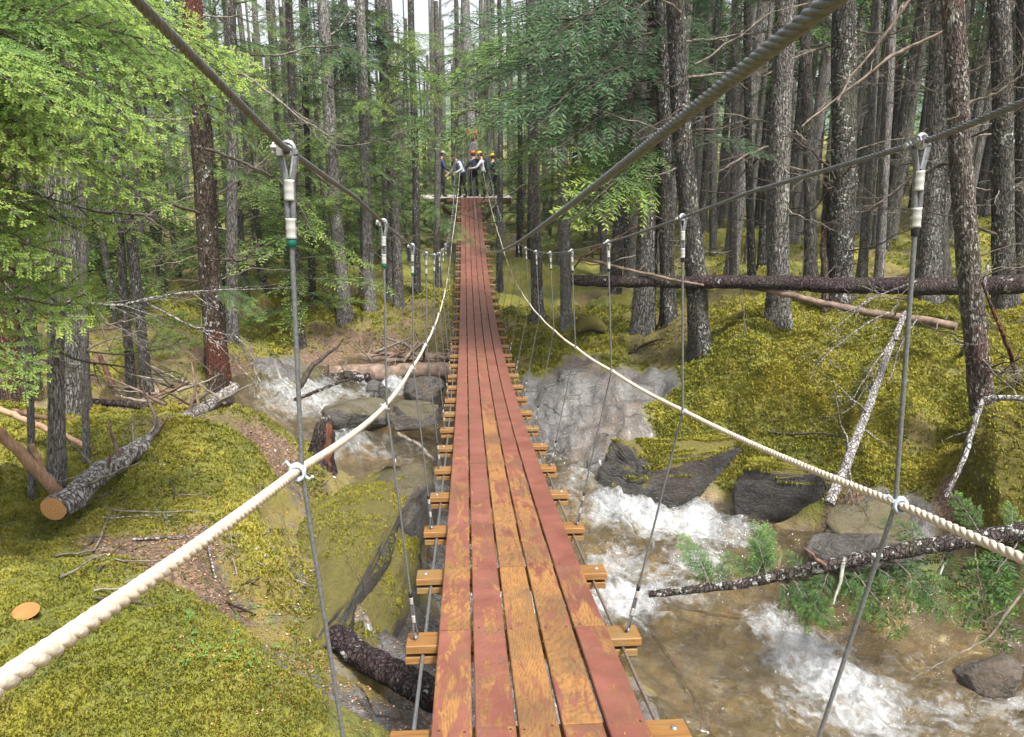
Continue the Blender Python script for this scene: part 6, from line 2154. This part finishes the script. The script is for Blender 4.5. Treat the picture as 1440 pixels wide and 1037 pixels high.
    if harness:
        hb_ = MB()
        for sd in (-1, 1):
            hb_.tube([(sd * 0.05, -0.135, -0.24), (sd * 0.09, -0.148, 0.05), (sd * 0.11, -0.12, 0.2), (sd * 0.10, 0.0, 0.235), (sd * 0.10, 0.12, 0.15), (sd * 0.05, 0.135, -0.2)], 0.02, 6)
        hb_.tube(arc((0, 0, -0.26), 0.155, 0, 6.283, 18, (1, 0, 0), (0, 0.8, 0)), 0.022, 6)
        link('harness', hb_.mesh('harness', cloth('blue_harness', 0)), root, M4=spine)
    return root


def stand(px, py_feet, dy=0.0):
    d = ray(px, py_feet)
    p = CAM + d * ((PB.y + dy - CAM.y) / d.y)
    return Vector((p.x, p.y, PB.z + 0.002))


person('person in a pale grey jacket with blue harness straps bending over at the bridge end', stand(651, 275, -1.15), R(115), 0.5, ((-0.35, 0.45, 0.95), (0.3, 0.5, 0.9)), None, 'light_grey_jacket', None, 0.5, harness=True)
person('person in dark clothing and an orange helmet standing with their back to the tree', stand(667, 272, -0.5), R(20), 0.08, ((-0.2, 0.35, 1.15), (0.2, 0.35, 1.15)), 'orange_helmet', 'dark_jacket', 'dark_pack', 0.2)
person('person in a light grey jacket, yellow helmet and dark pack reaching toward the orange-helmeted one', stand(681, 273, -0.85), R(75), 0.18, ((-0.2, 0.5, 1.1), (0.15, 0.52, 1.15)), 'yellow_helmet', 'light_grey_jacket', 'dark_pack', 0.3)
person('person with a yellow helmet and dark jacket standing behind the others by the tree', stand(694, 268, -0.2), R(40), 0.05, ((-0.25, 0.2, 0.9), (0.25, 0.2, 0.9)), 'yellow_helmet', 'dark_jacket', 'dark_pack', 0.2, scale=0.94)
person('person in a blue and dark jacket standing apart on the empty wing of the platform', stand(620, 268, -0.7), R(-70), 0.1, ((-0.25, 0.3, 1.0), (0.25, 0.35, 1.0)), 'white_helmet', 'blue_jacket', None, 0.3)

# ------------------------------------------------------------------ damp air under the trees
hm_ = bpy.data.materials.new('haze_air')
hm_.use_nodes = True
ht = hm_.node_tree
ht.nodes.clear()
hv = ht.nodes.new('ShaderNodeVolumePrincipled')
hv.inputs['Color'].default_value = (0.95, 0.97, 1.0, 1)
hv.inputs['Density'].default_value = 0.0004
ho = ht.nodes.new('ShaderNodeOutputMaterial')
ht.links.new(hv.outputs[0], ho.inputs['Volume'])
_z0, _z1 = float(FF[:, 0].min()) - 1.0, 46.0
hb2 = MB().box((0, 0, (_z0 + _z1) / 2), (640, 640, _z1 - _z0))
tag(link('haze', hb2.mesh('haze', hm_, False)), 'thin damp air under the trees', None, None, 'stuff')
